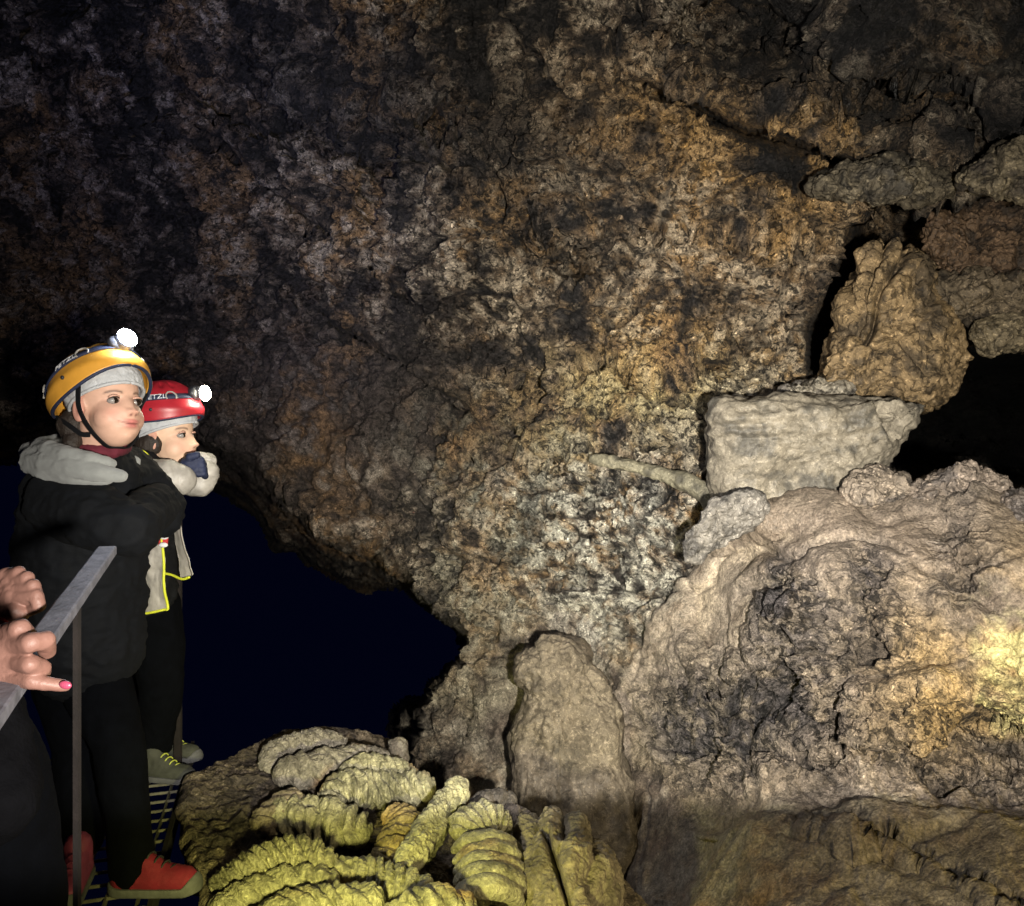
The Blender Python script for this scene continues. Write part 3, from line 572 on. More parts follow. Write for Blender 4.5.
def melt(name, build, voxel, mat, smooth=6, parent=None, shape=None, colour=None, fac=.5):
    """union of overlapping volumes remeshed into one continuous skin"""
    bm = bmesh.new(); build(bm); me = bpy.data.meshes.new('tmp'); bm.to_mesh(me); bm.free()
    o = bpy.data.objects.new('tmp', me); C.objects.link(o)
    m = o.modifiers.new('r', 'REMESH'); m.mode = 'VOXEL'; m.voxel_size = voxel
    s = o.modifiers.new('s', 'SMOOTH'); s.iterations = smooth; s.factor = fac
    dg = bpy.context.evaluated_depsgraph_get(); dg.update()
    e = o.evaluated_get(dg); m2 = e.to_mesh()
    n = len(m2.vertices); V = np.empty(n*3, np.float32); m2.vertices.foreach_get('co', V); V = V.reshape(-1,3).astype(float)
    nr_ = np.empty(n*3, np.float32); m2.vertices.foreach_get('normal', nr_); nr_ = nr_.reshape(-1,3)
    fc = [tuple(p.vertices) for p in m2.polygons]
    e.to_mesh_clear(); bpy.data.objects.remove(o); bpy.data.meshes.remove(me)
    if shape is not None: V = shape(V, nr_)
    cl = colour(V) if colour is not None else None
    ob = meshobj(name, V, fc, mat, col=cl)
    if parent is not None: adopt(parent, ob)
    return ob
def fuse(a, b):
    """add the vertices and faces of b to a and remove b"""
    bm = bmesh.new(); bm.from_mesh(a.data); bm.from_mesh(b.data); bm.to_mesh(a.data); bm.free(); me = b.data; bpy.data.objects.remove(b); bpy.data.meshes.remove(me)
def folds(amp, f=9, seed=0, axis=(1,1,1)):
    def fn(V, n):
        Q = V*np.array(axis)
        return V+n*(amp*(fbm(Q, f, 3, seed, ridge=True)+.35*fbm(Q, f*3.5, 3, seed+3, ridge=True)))[:,None]
    return fn
def chain(bm, pts, rad, **k):
    for i in range(len(pts)-1): capsule_mesh(bm, pts[i], rad[i], pts[i+1], rad[i+1], **k)

class Head:
    """local frame of a head: f forward, r towards the person's right, u up; metres times scale"""
    def __init__(s, org, yaw, pitch, roll, k):
        # yaw 0 looks at the camera, 90 looks to the picture's right
        y = math.radians(yaw); f = Vector((math.sin(y), -math.cos(y), 0)); r = Vector((-math.cos(y), -math.sin(y), 0)); u = Vector((0,0,1))
        q = Matrix.Rotation(math.radians(-pitch), 3, r) if False else None
        p = math.radians(pitch)
        f2 = f*math.cos(p)+u*math.sin(p); u2 = u*math.cos(p)-f*math.sin(p)
        ro = math.radians(roll); r3 = r*math.cos(ro)+u2*math.sin(ro); u3 = u2*math.cos(ro)-r*math.sin(ro)
        s.o = Vector(org); s.f = f2; s.r = r3; s.u = u3; s.k = k
    def p(s, f, r, u): return s.o+(s.f*f+s.r*r+s.u*u)*s.k
    def loc(s, V):
        d = (V-np.array(s.o))/s.k
        return d@np.array(s.f), d@np.array(s.r), d@np.array(s.u)
    def build(s, bm, ears=True):
        A = (s.f, s.r, s.u)
        E = lambda c, rad: ellipsoid(bm, s.p(*c), A, [x*s.k for x in rad])
        E((-.012,0,.035), (.092,.071,.082)); E((.030,0,-.030), (.058,.056,.072)); E((.040,0,-.070), (.036,.036,.025))
        E((.040,.026,-.036), (.036,.034,.036)); E((.040,-.026,-.036), (.036,.034,.036))
        if ears:
            for q in (1,-1): E((-.006,q*.070,-.012), (.018,.010,.030))
    def sculpt(s, V, n):
        f, r, u = s.loc(V); m = (f > .035)
        g = lambda x, c, w: np.exp(-((x-c)/w)**2)
        d = np.zeros(len(V))
        nose = np.interp(u, [-.042,-.034,-.027,-.014,.004,.016], [0,.006,.0145,.007,.002,0])
        d += nose*g(r, 0, .0095+.003*(u < -.018))
        d += .0055*g(u, -.027, .006)*(g(r, .011, .005)+g(r, -.011, .005))
        d -= .0085*(g(r, .030, .015)+g(r, -.030, .015))*g(u, .002, .011)
        d += .003*g(u, .020, .008)*g(np.abs(r), .028, .018)
        d += .0052*g(u, -.0485, .0042)*g(r, 0, .018)+.0060*g(u, -.0590, .0048)*g(r, 0, .015)-.0035*g(u, -.0535, .0020)*g(r, 0, .022)
        d -= .002*g(u, -.069, .004)*g(r, 0, .015); d += .004*g(u, -.085, .010)*g(r, 0, .014)
        d -= .002*(g(r, .026, .005)+g(r, -.026, .005))*g(u, -.052, .006)
        V = V+np.array(s.f)[None]*(d*m*s.k)[:,None]
        # hollow of the ear
        e = (np.abs(r) > .070)&(np.abs(f+.004) < .02); V = V-np.sign(r)[:,None]*np.array(s.r)[None]*(s.k*.006*e*g(f, -.002, .009)*g(u, -.010, .015))[:,None]
        return V
    def colour(s, V, base=(.58,.36,.27)):
        f, r, u = s.loc(V); g = lambda x, c, w: np.exp(-((x-c)/w)**2)
        c = np.tile(np.array(base), (len(V),1)); fr = (f > .03)
        c = cmix(c, (.62,.25,.20), .40*g(np.abs(r), .040, .018)*g(u, -.030, .018)*fr)
        c = cmix(c, (.60,.26,.20), .35*g(r, 0, .014)*g(u, -.028, .010)*fr)
        lip = (g(u, -.0485, .0045)*g(r, 0, .019)+g(u, -.059, .005)*g(r, 0, .016)); c = cmix(c, (.50,.15,.14), np.clip(lip*1.1, 0, .85)*fr)
        c = cmix(c, (.13,.03,.03), np.clip(g(u, -.0545+.0035*(r/.02)**2, .0017)*g(r, 0, .021)*1.2, 0, .9)*fr)
        ar = .0235-.0045*((np.abs(r)-.030)/.018)**2
        brow = g(u, ar, .0026)*sm(np.abs(r), .011, .017)*(1-sm(np.abs(r), .043, .050)); c = cmix(c, (.05,.028,.02), np.clip(brow, 0, .85)*fr)
        nos = (g(r, .0065, .0032)+g(r, -.0065, .0032))*g(u, -.0345, .003); c = cmix(c, (.12,.04,.035), np.clip(nos, 0, .9)*fr)
        ey = g(np.abs(r), .030, .016)*g(u, .001, .009)*fr; c = cmix(c, (.38,.20,.16), .45*ey)
        ear = (np.abs(r) > .066); c = cmix(c, (.52,.20,.16), .5*ear); c = cmix(c, (.20,.07,.06), .75*ear*g(f, -.001, .007)*g(u, -.010, .012))
        return c
    def eyes(s, parent, look=(.95,0,.1)):
        A = (s.f, s.r, s.u); lk = (s.f*look[0]+s.r*look[1]+s.u*look[2]).normalized()
        for q in (1,-1):
            c = s.p(.0640, q*.030, .001); k = s.k
            bm = bmesh.new(); ellipsoid(bm, c, A, (.0120*k, .0145*k, .0082*k), 24); me = bpy.data.meshes.new('eye'); bm.to_mesh(me); bm.free(); me.materials.append(M['eyewhite'])
            for pl_ in me.polygons: pl_.use_smooth = True
            eo = bpy.data.objects.new('eye', me); C.objects.link(eo); adopt(parent, eo)
            bm = bmesh.new(); ci = Vector(c)+lk*(.0060*k); ellipsoid(bm, ci, A, (.0070*k, .0084*k, .0072*k), 16); me = bpy.data.meshes.new('iris'); bm.to_mesh(me); bm.free(); me.materials.append(M['iris'])
            io = bpy.data.objects.new('iris', me); C.objects.link(io); io.parent = eo
            io.matrix_parent_inverse = Matrix.Identity(4)
            # upper lid and lash line
            pts = [s.p(.0640+.0128*math.cos(a)*1.0-.002, q*.030+.0150*math.sin(a), .0030+.0062*math.cos(a*1.05)) for a in np.linspace(-1.25, 1.25, 7)]
            P_, f_, *_ = tube(np.array([tuple(x) for x in pts]), [.0009*k,.0015*k,.0019*k,.0019*k,.0019*k,.0015*k,.0009*k], 30, 8)
            lo = meshobj('eyelash', P_, f_, M['hair']); lo.parent = eo
            P_, f_, *_ = tube(np.array([tuple(Vector(x)+s.u*(.0030*k)-s.f*(.001*k)) for x in pts]), [.0015*k,.0028*k,.0034*k,.0034*k,.0034*k,.0028*k,.0015*k], 30, 8)
            lo = meshobj('eyelid', P_, f_, M['skin'], col=np.tile(np.array((.50,.29,.22)), (len(P_),1))); lo.parent = eo
def fix_children(root):
    """sub-parts were built in world coordinates: keep them there"""
    for o in root.children: pass
def helmet(H, mat, parent, centre=(-.012,0,.055), rad=(.142,.118,.118), tilt=14, lensmat='lens', bandmat='band', vents=3, strapside=1, lamp_up=.40, energy=3):
    """shell over the head with band, headlamp, vents and rim; H is the Head"""
    t = math.radians(tilt); f = (H.f*math.cos(t)+H.u*math.sin(t)); u = (H.u*math.cos(t)-H.f*math.sin(t)); r = H.r; k = H.k
    cen = H.p(*centre)
    def pt(az, el, off=0, low=0):
        """az 0 front, + towards the person's right; el from rim 0 to crown 90"""
        a, e = math.radians(az), math.radians(el)
        x = math.cos(e)*math.cos(a); y = math.cos(e)*math.sin(a); z = math.sin(e)
        return cen+(f*(x*(rad[0]+off))+r*(y*(rad[1]+off))+u*(z*(rad[2]+off)-low))*k
    na, ne = 144, 40
    els = np.linspace(-7, 90, ne)
    def dip(a): return 6*math.cos(math.radians(a)*2)-3*math.cos(math.radians(a))
    V = []; 
    for i, e in enumerate(els):
        for j in range(na):
            az = 360*j/na; ee = e+(dip(az))*(1-i/(ne-1)); bump = 0
            a_s = (az+180) % 360-180
            for vv in range(vents):       # raised vent ridges on both sides of the crown
                c_ = 38+vv*24
                bump -= .007*math.exp(-((abs(a_s)-c_)/5.0)**2)*math.exp(-((ee-56)/9.0)**2)
            bump += .0035*math.exp(-((ee-6)/7)**2)+.003*math.exp(-((abs(a_s)-0)/16)**2)*math.exp(-((ee-60)/30)**2)
            V.append(tuple(pt(az, ee, bump)))
    outer = len(V)
    for i, e in enumerate(els):
        for j in range(na):
            az = 360*j/na; ee = e+dip(az)*(1-i/(ne-1)); V.append(tuple(pt(az, ee, -.010)))
    fc = []
    for i in range(ne-1):
        for j in range(na):
            a = i*na+j; b = i*na+(j+1) % na; fc.append((a, b, b+na, a+na)); fc.append((outer+a, outer+a+na, outer+b+na, outer+b))
    for j in range(na): fc.append((j, outer+j, outer+(j+1) % na, (j+1) % na))
    he = meshobj('helmet', V, fc, M[mat]); adopt(parent, he)
    # dark rubber rim
    rimp = np.array([tuple(pt(360*j/48, -7+dip(360*j/48), -.004)) for j in range(49)])
    P_, f_, *_ = tube(rimp, [.0045*k]*5, 200, 10); ro = meshobj('rim', P_, f_, M['band']); ro.parent = he
    # elastic band (ribbon following the shell)
    bw = 9.0; W_ = []
    nb = 120
    for j in range(nb):
        az = 360*j/nb; mid = 24+3*math.cos(math.radians(az)) 
        for (de, of) in ((-bw/2,.001),(-bw/2,.0045),(bw/2,.0045),(bw/2,.001)): W_.append(tuple(pt(az, mid+de, of+.003*math.exp(-((mid+de-6)/7)**2))))
    fb = [(4*j+q, 4*((j+1) % nb)+q, 4*((j+1) % nb)+(q+1) % 4, 4*j+(q+1) % 4) for j in range(nb) for q in range(4)]
    bo = meshobj('headband', W_, fb, M[bandmat]); bo.parent = he
    # rivets
    for s_ in (1,-1):
        bm = bmesh.new(); ellipsoid(bm, pt(s_*78, 5, .004), (f, r, u), (.005*k,.004*k,.005*k), 12); me = bpy.data.meshes.new('rivet'); bm.to_mesh(me); bm.free(); me.materials.append(M['lampbody'])
        x = bpy.data.objects.new('rivet', me); C.objects.link(x); x.parent = he
    # clip loops holding the band
    for s_ in (50, -50, 125, -125):
        lp = np.array([tuple(pt(s_+q*6, 24+3*math.cos(math.radians(s_))+w_, .007)) for q, w_ in ((-1,-6),(-1.2,0),(-.6,6),(.6,6),(1.2,0),(1,-6))])
        P_, f_, *_ = tube(lp, [.0022*k]*4, 40, 8); x = meshobj('band_clip', P_, f_, M['pale_shell']); x.parent = he
    # lettering on the band
    for s_ in (72,):
        cu = bpy.data.curves.new('t', 'FONT'); cu.body = 'PETZL'; cu.size = .020*k; cu.extrude = .0004; cu.align_x = 'CENTER'; cu.align_y = 'CENTER'
        to = bpy.data.objects.new('t', cu); C.objects.link(to); dg = bpy.context.evaluated_depsgraph_get(); me = bpy.data.meshes.new_from_object(to.evaluated_get(dg)); bpy.data.objects.remove(to)
        vv = []
        for v in me.vertices:       # wrap onto the band; text runs back to front seen from the person's right side
            az = s_-math.degrees(v.co.x/(rad[1]*k)); el = 24+3*math.cos(math.radians(az))+math.degrees(v.co.y/(rad[2]*k)); vv.append(tuple(pt(az, el, .0056+v.co.z)))
        x = meshobj('lettering', vv, [tuple(p.vertices) for p in me.polygons], M['white_print'], smooth=False); x.parent = he
    # headlamp: housing, ring and lens
    lc = pt(0, 28, .016); ax = (f*math.cos(.15)+u*math.sin(-.05)).normalized()
    lr = np.array([tuple(lc-ax*.022*k), tuple(lc-ax*.008*k), tuple(lc+ax*.004*k), tuple(lc+ax*.010*k)])
    bm = bmesh.new(); capsule_mesh(bm, lc-ax*.012*k, .024*k, lc+ax*.002*k, .022*k, 28); ellipsoid(bm, lc-ax*.010*k, (ax, r, u), (.016*k,.034*k,.022*k), 24)
    me = bpy.data.meshes.new('headlamp'); bm.to_mesh(me); bm.free(); me.materials.append(M['lampbody'])
    for p_ in me.polygons: p_.use_smooth = True
    lo = bpy.data.objects.new('headlamp', me); C.objects.link(lo); lo.parent = he
    bm = bmesh.new(); ellipsoid(bm, lc+ax*.018*k, (ax, r, u), (.014*k,.023*k,.023*k), 24); me = bpy.data.meshes.new('lens'); bm.to_mesh(me); bm.free(); me.materials.append(M[lensmat])
    for p_ in me.polygons: p_.use_smooth = True
    le = bpy.data.objects.new('lamp_lens', me); C.objects.link(le); le.parent = he
    return he, lc+ax*.045*k, ax, pt
def cap(H, parent, centre=(-.012,0,.048), rad=(.104,.084,.090), front=24, back=-28, mat='cap'):
    """cloth hairnet: ellipsoid cap with a sloping hem and crinkles"""
    na, ne = 120, 40; V = []
    for i in range(ne):
        t = i/(ne-1)
        for j in range(na):
            a = 2*math.pi*j/na; hem = math.radians((front+back)/2+(front-back)/2*math.cos(a)); e = hem+(math.pi/2-hem)*t
            V.append(tuple(H.p(centre[0]+rad[0]*math.cos(e)*math.cos(a), centre[1]+rad[1]*math.cos(e)*math.sin(a), centre[2]+rad[2]*math.sin(e))))
    V = np.array(V); c0 = np.array(H.p(*centre)); nn = V-c0; nn /= np.linalg.norm(nn, axis=1, keepdims=True)
    V = V+nn*(.004*fbm(V, 60, 3, 3, ridge=True)+.001)[:,None]
    V2 = V-nn*.004
    fo = grid_faces(ne, na); seam = np.arange(ne-1)*na+na-1; fo = np.vstack([fo, np.stack([seam, seam+na, seam+1, seam-na+1], -1)])
    fi = fo[:, ::-1]+len(V); j = np.arange(na); rim = np.stack([j, (j+1) % na, (j+1) % na+len(V), j+len(V)], -1)
    o = meshobj('cap', np.vstack([V, V2]), np.vstack([fo, fi, rim]), M[mat]); adopt(parent, o)
    pts = []
    for jj in range(61):
        a = 2*math.pi*jj/60; e = math.radians((front+back)/2+(front-back)/2*math.cos(a)); pts.append(tuple(H.p(centre[0]+(rad[0]+.003)*math.cos(e)*math.cos(a), centre[1]+(rad[1]+.003)*math.cos(e)*math.sin(a), centre[2]+rad[2]*math.sin(e))))
    P_, f_, *_ = tube(np.array(pts), [.0042*H.k]*5, 240, 10); x = meshobj('hem', P_, f_, M[mat]); x.parent = o
    return o
def ribbon(name, pts, width, thick, side, mat, parent, sub=None, n=60):
    """flat strap along pts; side = width direction"""
    Cc = catmull([tuple(p) for p in pts], n); T = np.gradient(Cc, axis=0); T /= np.linalg.norm(T, axis=1, keepdims=True)
    S = np.array(side, float)[None]*np.ones((n,1)); S = S-(S*T).sum(1)[:,None]*T; S /= np.linalg.norm(S, axis=1, keepdims=True); Nn = np.cross(T, S)
    V = np.stack([Cc-S*width/2-Nn*thick/2, Cc+S*width/2-Nn*thick/2, Cc+S*width/2+Nn*thick/2, Cc-S*width/2+Nn*thick/2], 1).reshape(-1,3)
    fb = [(4*j+q, 4*j+4+q, 4*j+4+(q+1) % 4, 4*j+(q+1) % 4) for j in range(n-1) for q in range(4)]+[(0,1,2,3),(4*n-1,4*n-2,4*n-3,4*n-4)]
    o = meshobj(name, V, fb, M[mat], smooth=False)
    if parent: adopt(parent, o)
    if sub: o.parent = sub
    return o
def shoe(heel, direction, length, parent, mat, lacemat, solemat='sole', k=1.0):
    """trainer on the ground: heel point (sole level), direction on the plan"""
    d = Vector((direction[0], direction[1], 0)).normalized(); s = Vector((-d.y, d.x, 0)); u = Vector((0,0,1)); h = Vector(heel); L = length
    P = lambda a, b, c: h+d*(a*L)+s*(b*L)+u*(c*L)
    def up(bm):
        capsule_mesh(bm, P(.15,0,.16), .165*L, P(.50,0,.16), .165*L); capsule_mesh(bm, P(.50,0,.16), .165*L, P(.84,.01,.13), .150*L)
        capsule_mesh(bm, P(.16,0,.25), .16*L, P(.22,0,.46), .165*L); capsule_mesh(bm, P(.28,0,.36), .135*L, P(.56,0,.20), .135*L)
    def fs(V, n):
        z = V[:,2]-heel[2]; V = V.copy(); V[:,2] = np.maximum(V[:,2], heel[2]+.035*L)
        return V+n*(.0015*fbm(V, 60, 2, 2, ridge=True))[:,None]
    b = melt('shoe', up, .0045*k, M[mat], 4, parent, fs)
    def so(bm):
        capsule_mesh(bm, P(.14,0,.06), .190*L, P(.50,0,.06), .185*L); capsule_mesh(bm, P(.50,0,.06), .185*L, P(.87,.01,.07), .178*L)
    def fsole(V, n):
        V = V.copy(); lx = (V-np.array(h))@np.array(d)/L; top = heel[2]+L*(.095+.13*sm(lx, .84, 1.0)+.02*sm(-lx, -.2, .05))
        V[:,2] = np.clip(V[:,2], heel[2]+.025*L*sm(lx, .85, 1.02), top); return V
    x = melt('sole', so, .0045*k, M[solemat], 3, None, fsole); x.parent = b
    for i in range(5):
        a = .36+.085*i; z = .480-.050*i
        P_, f_, *_ = tube(np.array([tuple(P(a-.02,-.075,z-.04)), tuple(P(a,-.03,z+.008)), tuple(P(a+.02,.03,z+.008)), tuple(P(a+.03,.075,z-.04))]), [.012*L]*3, 20, 8)
        y = meshobj('lace', P_, f_, M[lacemat]); y.parent = b
    return b
def skinc(base=(.52,.33,.25)):
    def f(V):
        c = np.tile(np.array(base), (len(V),1)); n = fbm(V, 40, 3, 5); return cmix(c, (.55,.25,.20), sm(n, .0, .5)*.4)
    return f
def reparent(child, par):
    """sub-part built in world coordinates under a part"""
    child.parent = par

# ---- the girl in the yellow helmet
w = lambda x, y, d: Vector(W(x, y, d))
base1 = Vector((-.93, 2.02, 0))
g1 = empty('person', base1)
tag(g1, 'child in yellow helmet, grey hood, dark jacket and red shoe, standing nearest the railing gap', 'person', 'visitors in the cave')
H1 = Head(w(107, 407, 2.0), 63, 8, 2, 1.04)
neck1 = w(98, 452, 2.04); sh_r = w(62, 502, 1.98); sh_l = w(128, 478, 2.22); chest = w(88, 520, 2.10); hip = w(86, 640, 2.14)
el_r = w(130, 530, 1.88); wr_r = w(146, 505, 2.12); el_l = w(160, 512, 2.25); wr_l = w(158, 495, 2.4)
kn_r = w(118, 742, 2.08); an_r = w(130, 858, 2.06); kn_l = w(84, 742, 2.22); an_l = w(80, 842, 2.16)
def body1(bm):
    H1.build(bm); chain(bm, [H1.p(-.02,0,-.04), neck1, chest], [.052,.050,.075]); chain(bm, [chest, hip], [.085,.09])
    chain(bm, [neck1, sh_r, el_r, wr_r], [.05,.045,.035,.024]); chain(bm, [neck1, sh_l, el_l, wr_l], [.05,.045,.035,.024])
    chain(bm, [hip, kn_r, an_r, an_r-Vector((0,0,.03))], [.085,.050,.034,.034]); chain(bm, [hip, kn_l, an_l, an_l-Vector((0,0,.03))], [.085,.050,.034,.034])
    capsule_mesh(bm, wr_r, .026, wr_r+Vector((.035,.02,.0)), .026); capsule_mesh(bm, wr_l, .026, wr_l+Vector((.035,.02,.0)), .026)
b1 = melt('body', body1, .0034, M['skin'], 9, g1, H1.sculpt, H1.colour); H1.eyes(g1, (1,-.08,.04))
def jk1(bm):
    chain(bm, [w(96,474,2.10), w(86,520,2.11), w(84,580,2.12), w(84,640,2.13)], [.105,.150,.150,.150])
    chain(bm, [w(60,500,2.05), w(58,560,2.08), w(60,630,2.1)], [.09,.10,.10])
    chain(bm, [sh_r, w(100,518,1.90), el_r], [.078,.072,.064]); chain(bm, [el_r, w(142,516,1.98), wr_r+Vector((.02,.03,0))], [.062,.055,.050])
    chain(bm, [sh_l, el_l, wr_l], [.080,.066,.045]); chain(bm, [sh_r, neck1+Vector((0,0,-.03)), sh_l], [.075,.060,.075])
melt('jacket', jk1, .006, M['dark_jacket'], 5, g1, folds(.011, 10, 1, (1,1,1.8)))
def tr1(bm):
    chain(bm, [w(84,630,2.13), w(92,672,2.12), kn_r, w(126,800,2.06), w(132,866,2.05)], [.125,.088,.060,.053,.052]); chain(bm, [w(80,640,2.16), w(76,680,2.2), kn_l, w(82,836,2.15)], [.12,.105,.075,.055])
melt('trousers', tr1, .006, M['trouser'], 5, g1, folds(.006, 10, 4, (1,1,.6)))
# grey hood lying round the neck: nested rolls of fleece
def hood(bm):
    chain(bm, [w(122,476,1.88), w(100,473,1.86), w(74,468,1.87), w(48,464,1.93), w(33,459,2.02), w(31,453,2.12), w(46,446,2.24), w(84,446,2.26)], [.012,.018,.022,.024,.026,.026,.026,.025])
    chain(bm, [w(112,464,1.89), w(90,458,1.87), w(68,455,1.89), w(50,450,1.95), w(42,446,2.05), w(52,443,2.16), w(84,438,2.20)], [.010,.015,.019,.021,.022,.022,.020])
    chain(bm, [w(106,480,1.90), w(76,476,1.89), w(48,471,1.94), w(30,464,2.02)], [.012,.020,.024,.022])
    chain(bm, [w(60,456,1.98), w(60,452,2.14), w(96,460,2.20), w(132,464,2.14)], [.03,.036,.034,.022])
ho1 = melt('hood', hood, .0045, M['grey_fabric'], 4, g1, folds(.0045, 12, 6, (1,1,4)))
def col1(bm):
    pts = [neck1+Vector((.062*math.cos(a)-.005, .062*math.sin(a), .010+.012*math.sin(a))) for a in np.linspace(0, 2*math.pi, 15)]; chain(bm, pts, [.020]*15)
melt('collar', col1, .004, M['maroon'], 3, g1, folds(.003, 30, 2))
he1, lp1, ax1, pt1 = helmet(H1, 'helmet_yellow', g1, tilt=25, rad=(.130,.108,.110), centre=(-.020,0,.038))
cap(H1, g1, front=-3, back=-46, rad=(.099,.081,.088))
hair_b = melt('hair', lambda bm: (ellipsoid(bm, H1.p(-.070,.02,-.035), (H1.f,H1.r,H1.u), (.040,.055,.045)), chain(bm, [H1.p(-.07,.03,-.05), H1.p(-.06,.055,-.085)], [.03,.018])), .004, M['hair'], 3, g1, folds(.006, 30, 5, (1,1,.3)))
for q in (1,-1):
    ribbon('chin_strap', [pt1(q*68, -12, -.008), H1.p(.010, q*.079, -.01), H1.p(.022, q*.064, -.060), H1.p(.030, q*.030, -.100), H1.p(.034, 0, -.104)], .013, .003, tuple(H1.f), 'black_fabric', g1)
    ribbon('chin_strap', [pt1(q*135, -12, -.008), H1.p(-.035, q*.074, -.045), H1.p(.000, q*.070, -.070), H1.p(.022, q*.064, -.075)], .011, .003, tuple(H1.u), 'black_fabric', g1)
shoe(w(113, 890, 2.045), (1,-.03), .220, g1, 'red_shoe', 'lace')
s2_ = shoe(w(82, 872, 2.14)+Vector((0,0,.0)), (.30,-1), .205, g1, 'red_shoe_glare', 'red_shoe_glare'); s2_['label'] = 'other red shoe, tinted pink for glare, turned towards the viewer'

# ---- the girl in the red helmet, chin on her arms
base2 = Vector((-1.27, 2.9, 0)); g2 = empty('person', base2)
tag(g2, 'child in red helmet resting chin on folded gloved arms, light grey open jacket hanging down', 'person', 'visitors in the cave')
H2 = Head(w(166, 437, 2.55), 84, 2, 0, 1.06)
n2 = w(152, 470, 2.60); sr = w(138, 482, 2.56); sl = w(160, 478, 2.76); ch2 = w(138, 530, 2.68); hp2 = w(148, 610, 2.78)
er = w(158, 486, 2.42); wr2 = w(186, 470, 2.44); el2 = w(186, 478, 2.66); wl2 = w(206, 474, 2.58)
kr = w(162, 686, 2.74); ar_ = w(154, 752, 2.78); kl = w(156, 676, 2.90); al_ = w(154, 736, 2.95)
def body2(bm):
    H2.build(bm); chain(bm, [H2.p(-.02,0,-.04), n2, ch2, hp2], [.048,.048,.08,.085])
    chain(bm, [n2, sr, er, wr2], [.045,.04,.032,.023]); chain(bm, [n2, sl, el2, wl2], [.045,.04,.032,.023])
    chain(bm, [hp2, kr, ar_], [.08,.048,.032]); chain(bm, [hp2, kl, al_], [.08,.048,.032])
melt('body', body2, .0034, M['skin'], 9, g2, H2.sculpt, lambda V: H2.colour(V, (.62,.42,.30))); H2.eyes(g2, (1,-.05,.06))
def jk2(bm):
    chain(bm, [w(146,488,2.64), w(140,530,2.68), w(144,590,2.74)], [.10,.115,.105]); chain(bm, [n2, sr], [.07,.075]); chain(bm, [n2, sl], [.07,.075])
    chain(bm, [sr, er, w(166,480,2.42)], [.068,.056,.050]); chain(bm, [sl, el2, w(192,478,2.60)], [.066,.05,.045])
melt('jacket', jk2, .0055, M['black_fabric'], 4, g2, folds(.009, 14, 3, (1,1,2)))
cf = melt('sleeve_cuff', lambda bm: chain(bm, [w(152,472,2.40), w(166,477,2.385), w(180,480,2.40)], [.038,.052,.044]), .0045, M['pale_shell'], 4, g2, folds(.005, 16, 5, (2,1,1)))
cf2 = melt('sleeve_cuff', lambda bm: chain(bm, [w(186,484,2.56), w(200,482,2.54), w(207,472,2.54)], [.034,.044,.036]), .0045, M['pale_shell'], 4, g2, folds(.005, 16, 7, (1,1,2)))
def glove(bm):
    pm = w(189, 467, 2.45); chain(bm, [wr2, pm, w(196,463,2.46)], [.026,.030,.026])
    for i in range(4):
        a = w(193+i*1.2, 459+i*5.0, 2.445); chain(bm, [a, w(201+i*.8,460+i*4.6,2.455), w(204+i*.4,465+i*3.8,2.48)], [.0105,.0105,.009])
    chain(bm, [pm, w(190,457,2.43), w(197,455,2.43)], [.014,.012,.010])
melt('glove', glove, .0028, M['band'], 3, g2, folds(.0015, 60, 2))
def glove_l(bm):
    pm = w(205,465,2.56); chain(bm, [wl2, pm, w(208,461,2.57)], [.026,.030,.026])
    for i in range(4): chain(bm, [w(208,459+i*4.6,2.55), w(213,461+i*4.4,2.56), w(212,466+i*3.6,2.585)], [.0115,.0115,.009])
    chain(bm, [pm, w(204,456,2.55), w(199,455,2.54)], [.013,.012,.010])
melt('glove', glove_l, .0028, M['pale_shell'], 3, g2, folds(.0015, 60, 2))
def tr2(bm):
    chain(bm, [hp2, w(158,645,2.76), kr, w(156,742,2.78)], [.105,.085,.070,.055]); chain(bm, [hp2, w(152,640,2.86), kl, w(154,728,2.95)], [.10,.085,.068,.055])
melt('trousers', tr2, .006, M['trouser'], 5, g2, folds(.007, 10, 4, (1,1,.6)))
def sheet(name, quad, mat, parent, amp=.012, seed=0, nu=50, nv=40, thick=.006):
    a, b, c, d = [np.array(q) for q in quad]     # corners in order round the panel
    U, Vv = np.meshgrid(np.linspace(0,1,nu), np.linspace(0,1,nv), indexing='ij'); U = U[...,None]; Vv = Vv[...,None]
    G = (a*(1-U)+b*U)*(1-Vv)+(d*(1-U)+c*U)*Vv; nn = grid_normals(G); Gf = G.reshape(-1,3)
    dd = amp*(fbm(Gf*np.array([1,1,.5]), 14, 3, seed, ridge=True)+.4*fbm(Gf, 40, 3, seed)); A = Gf+nn.reshape(-1,3)*dd[:,None]; Bk = A+nn.reshape(-1,3)*thick
    fo = grid_faces(nu, nv); fi = fo[:, ::-1]+len(A); idx = np.arange(nu*nv).reshape(nu, nv)
    e = np.concatenate([idx[:,0], idx[-1,1:], idx[::-1,-1][1:], idx[0,::-1][1:-1]]); e2 = np.roll(e, -1); rim = np.stack([e, e2, e2+len(A), e+len(A)], -1)
    o = meshobj(name, np.vstack([A, Bk]), np.vstack([fo, fi, rim]), M[mat]); adopt(parent, o); return o, A.reshape(nu, nv, 3)
fp, A_ = sheet('jacket_flap', (w(139,536,2.50), w(160,530,2.48), w(166,610,2.52), w(138,615,2.54)), 'pale_shell', g2, seed=3)
def trim(edge, sub):
    P_, f_, *_ = tube(edge, [.0042]*4, 120, 8); x = meshobj('trim', P_, f_, M['yellow_trim']); x.parent = sub
trim(np.vstack([A_[-1, ::6], A_[::-6, -1]]), fp)
fp2, B_ = sheet('jacket_flap', (w(166,496,2.62), w(173,494,2.60), w(190,576,2.60), w(180,578,2.62)), 'pale_shell', g2, amp=.008, seed=9, nu=14, nv=60)
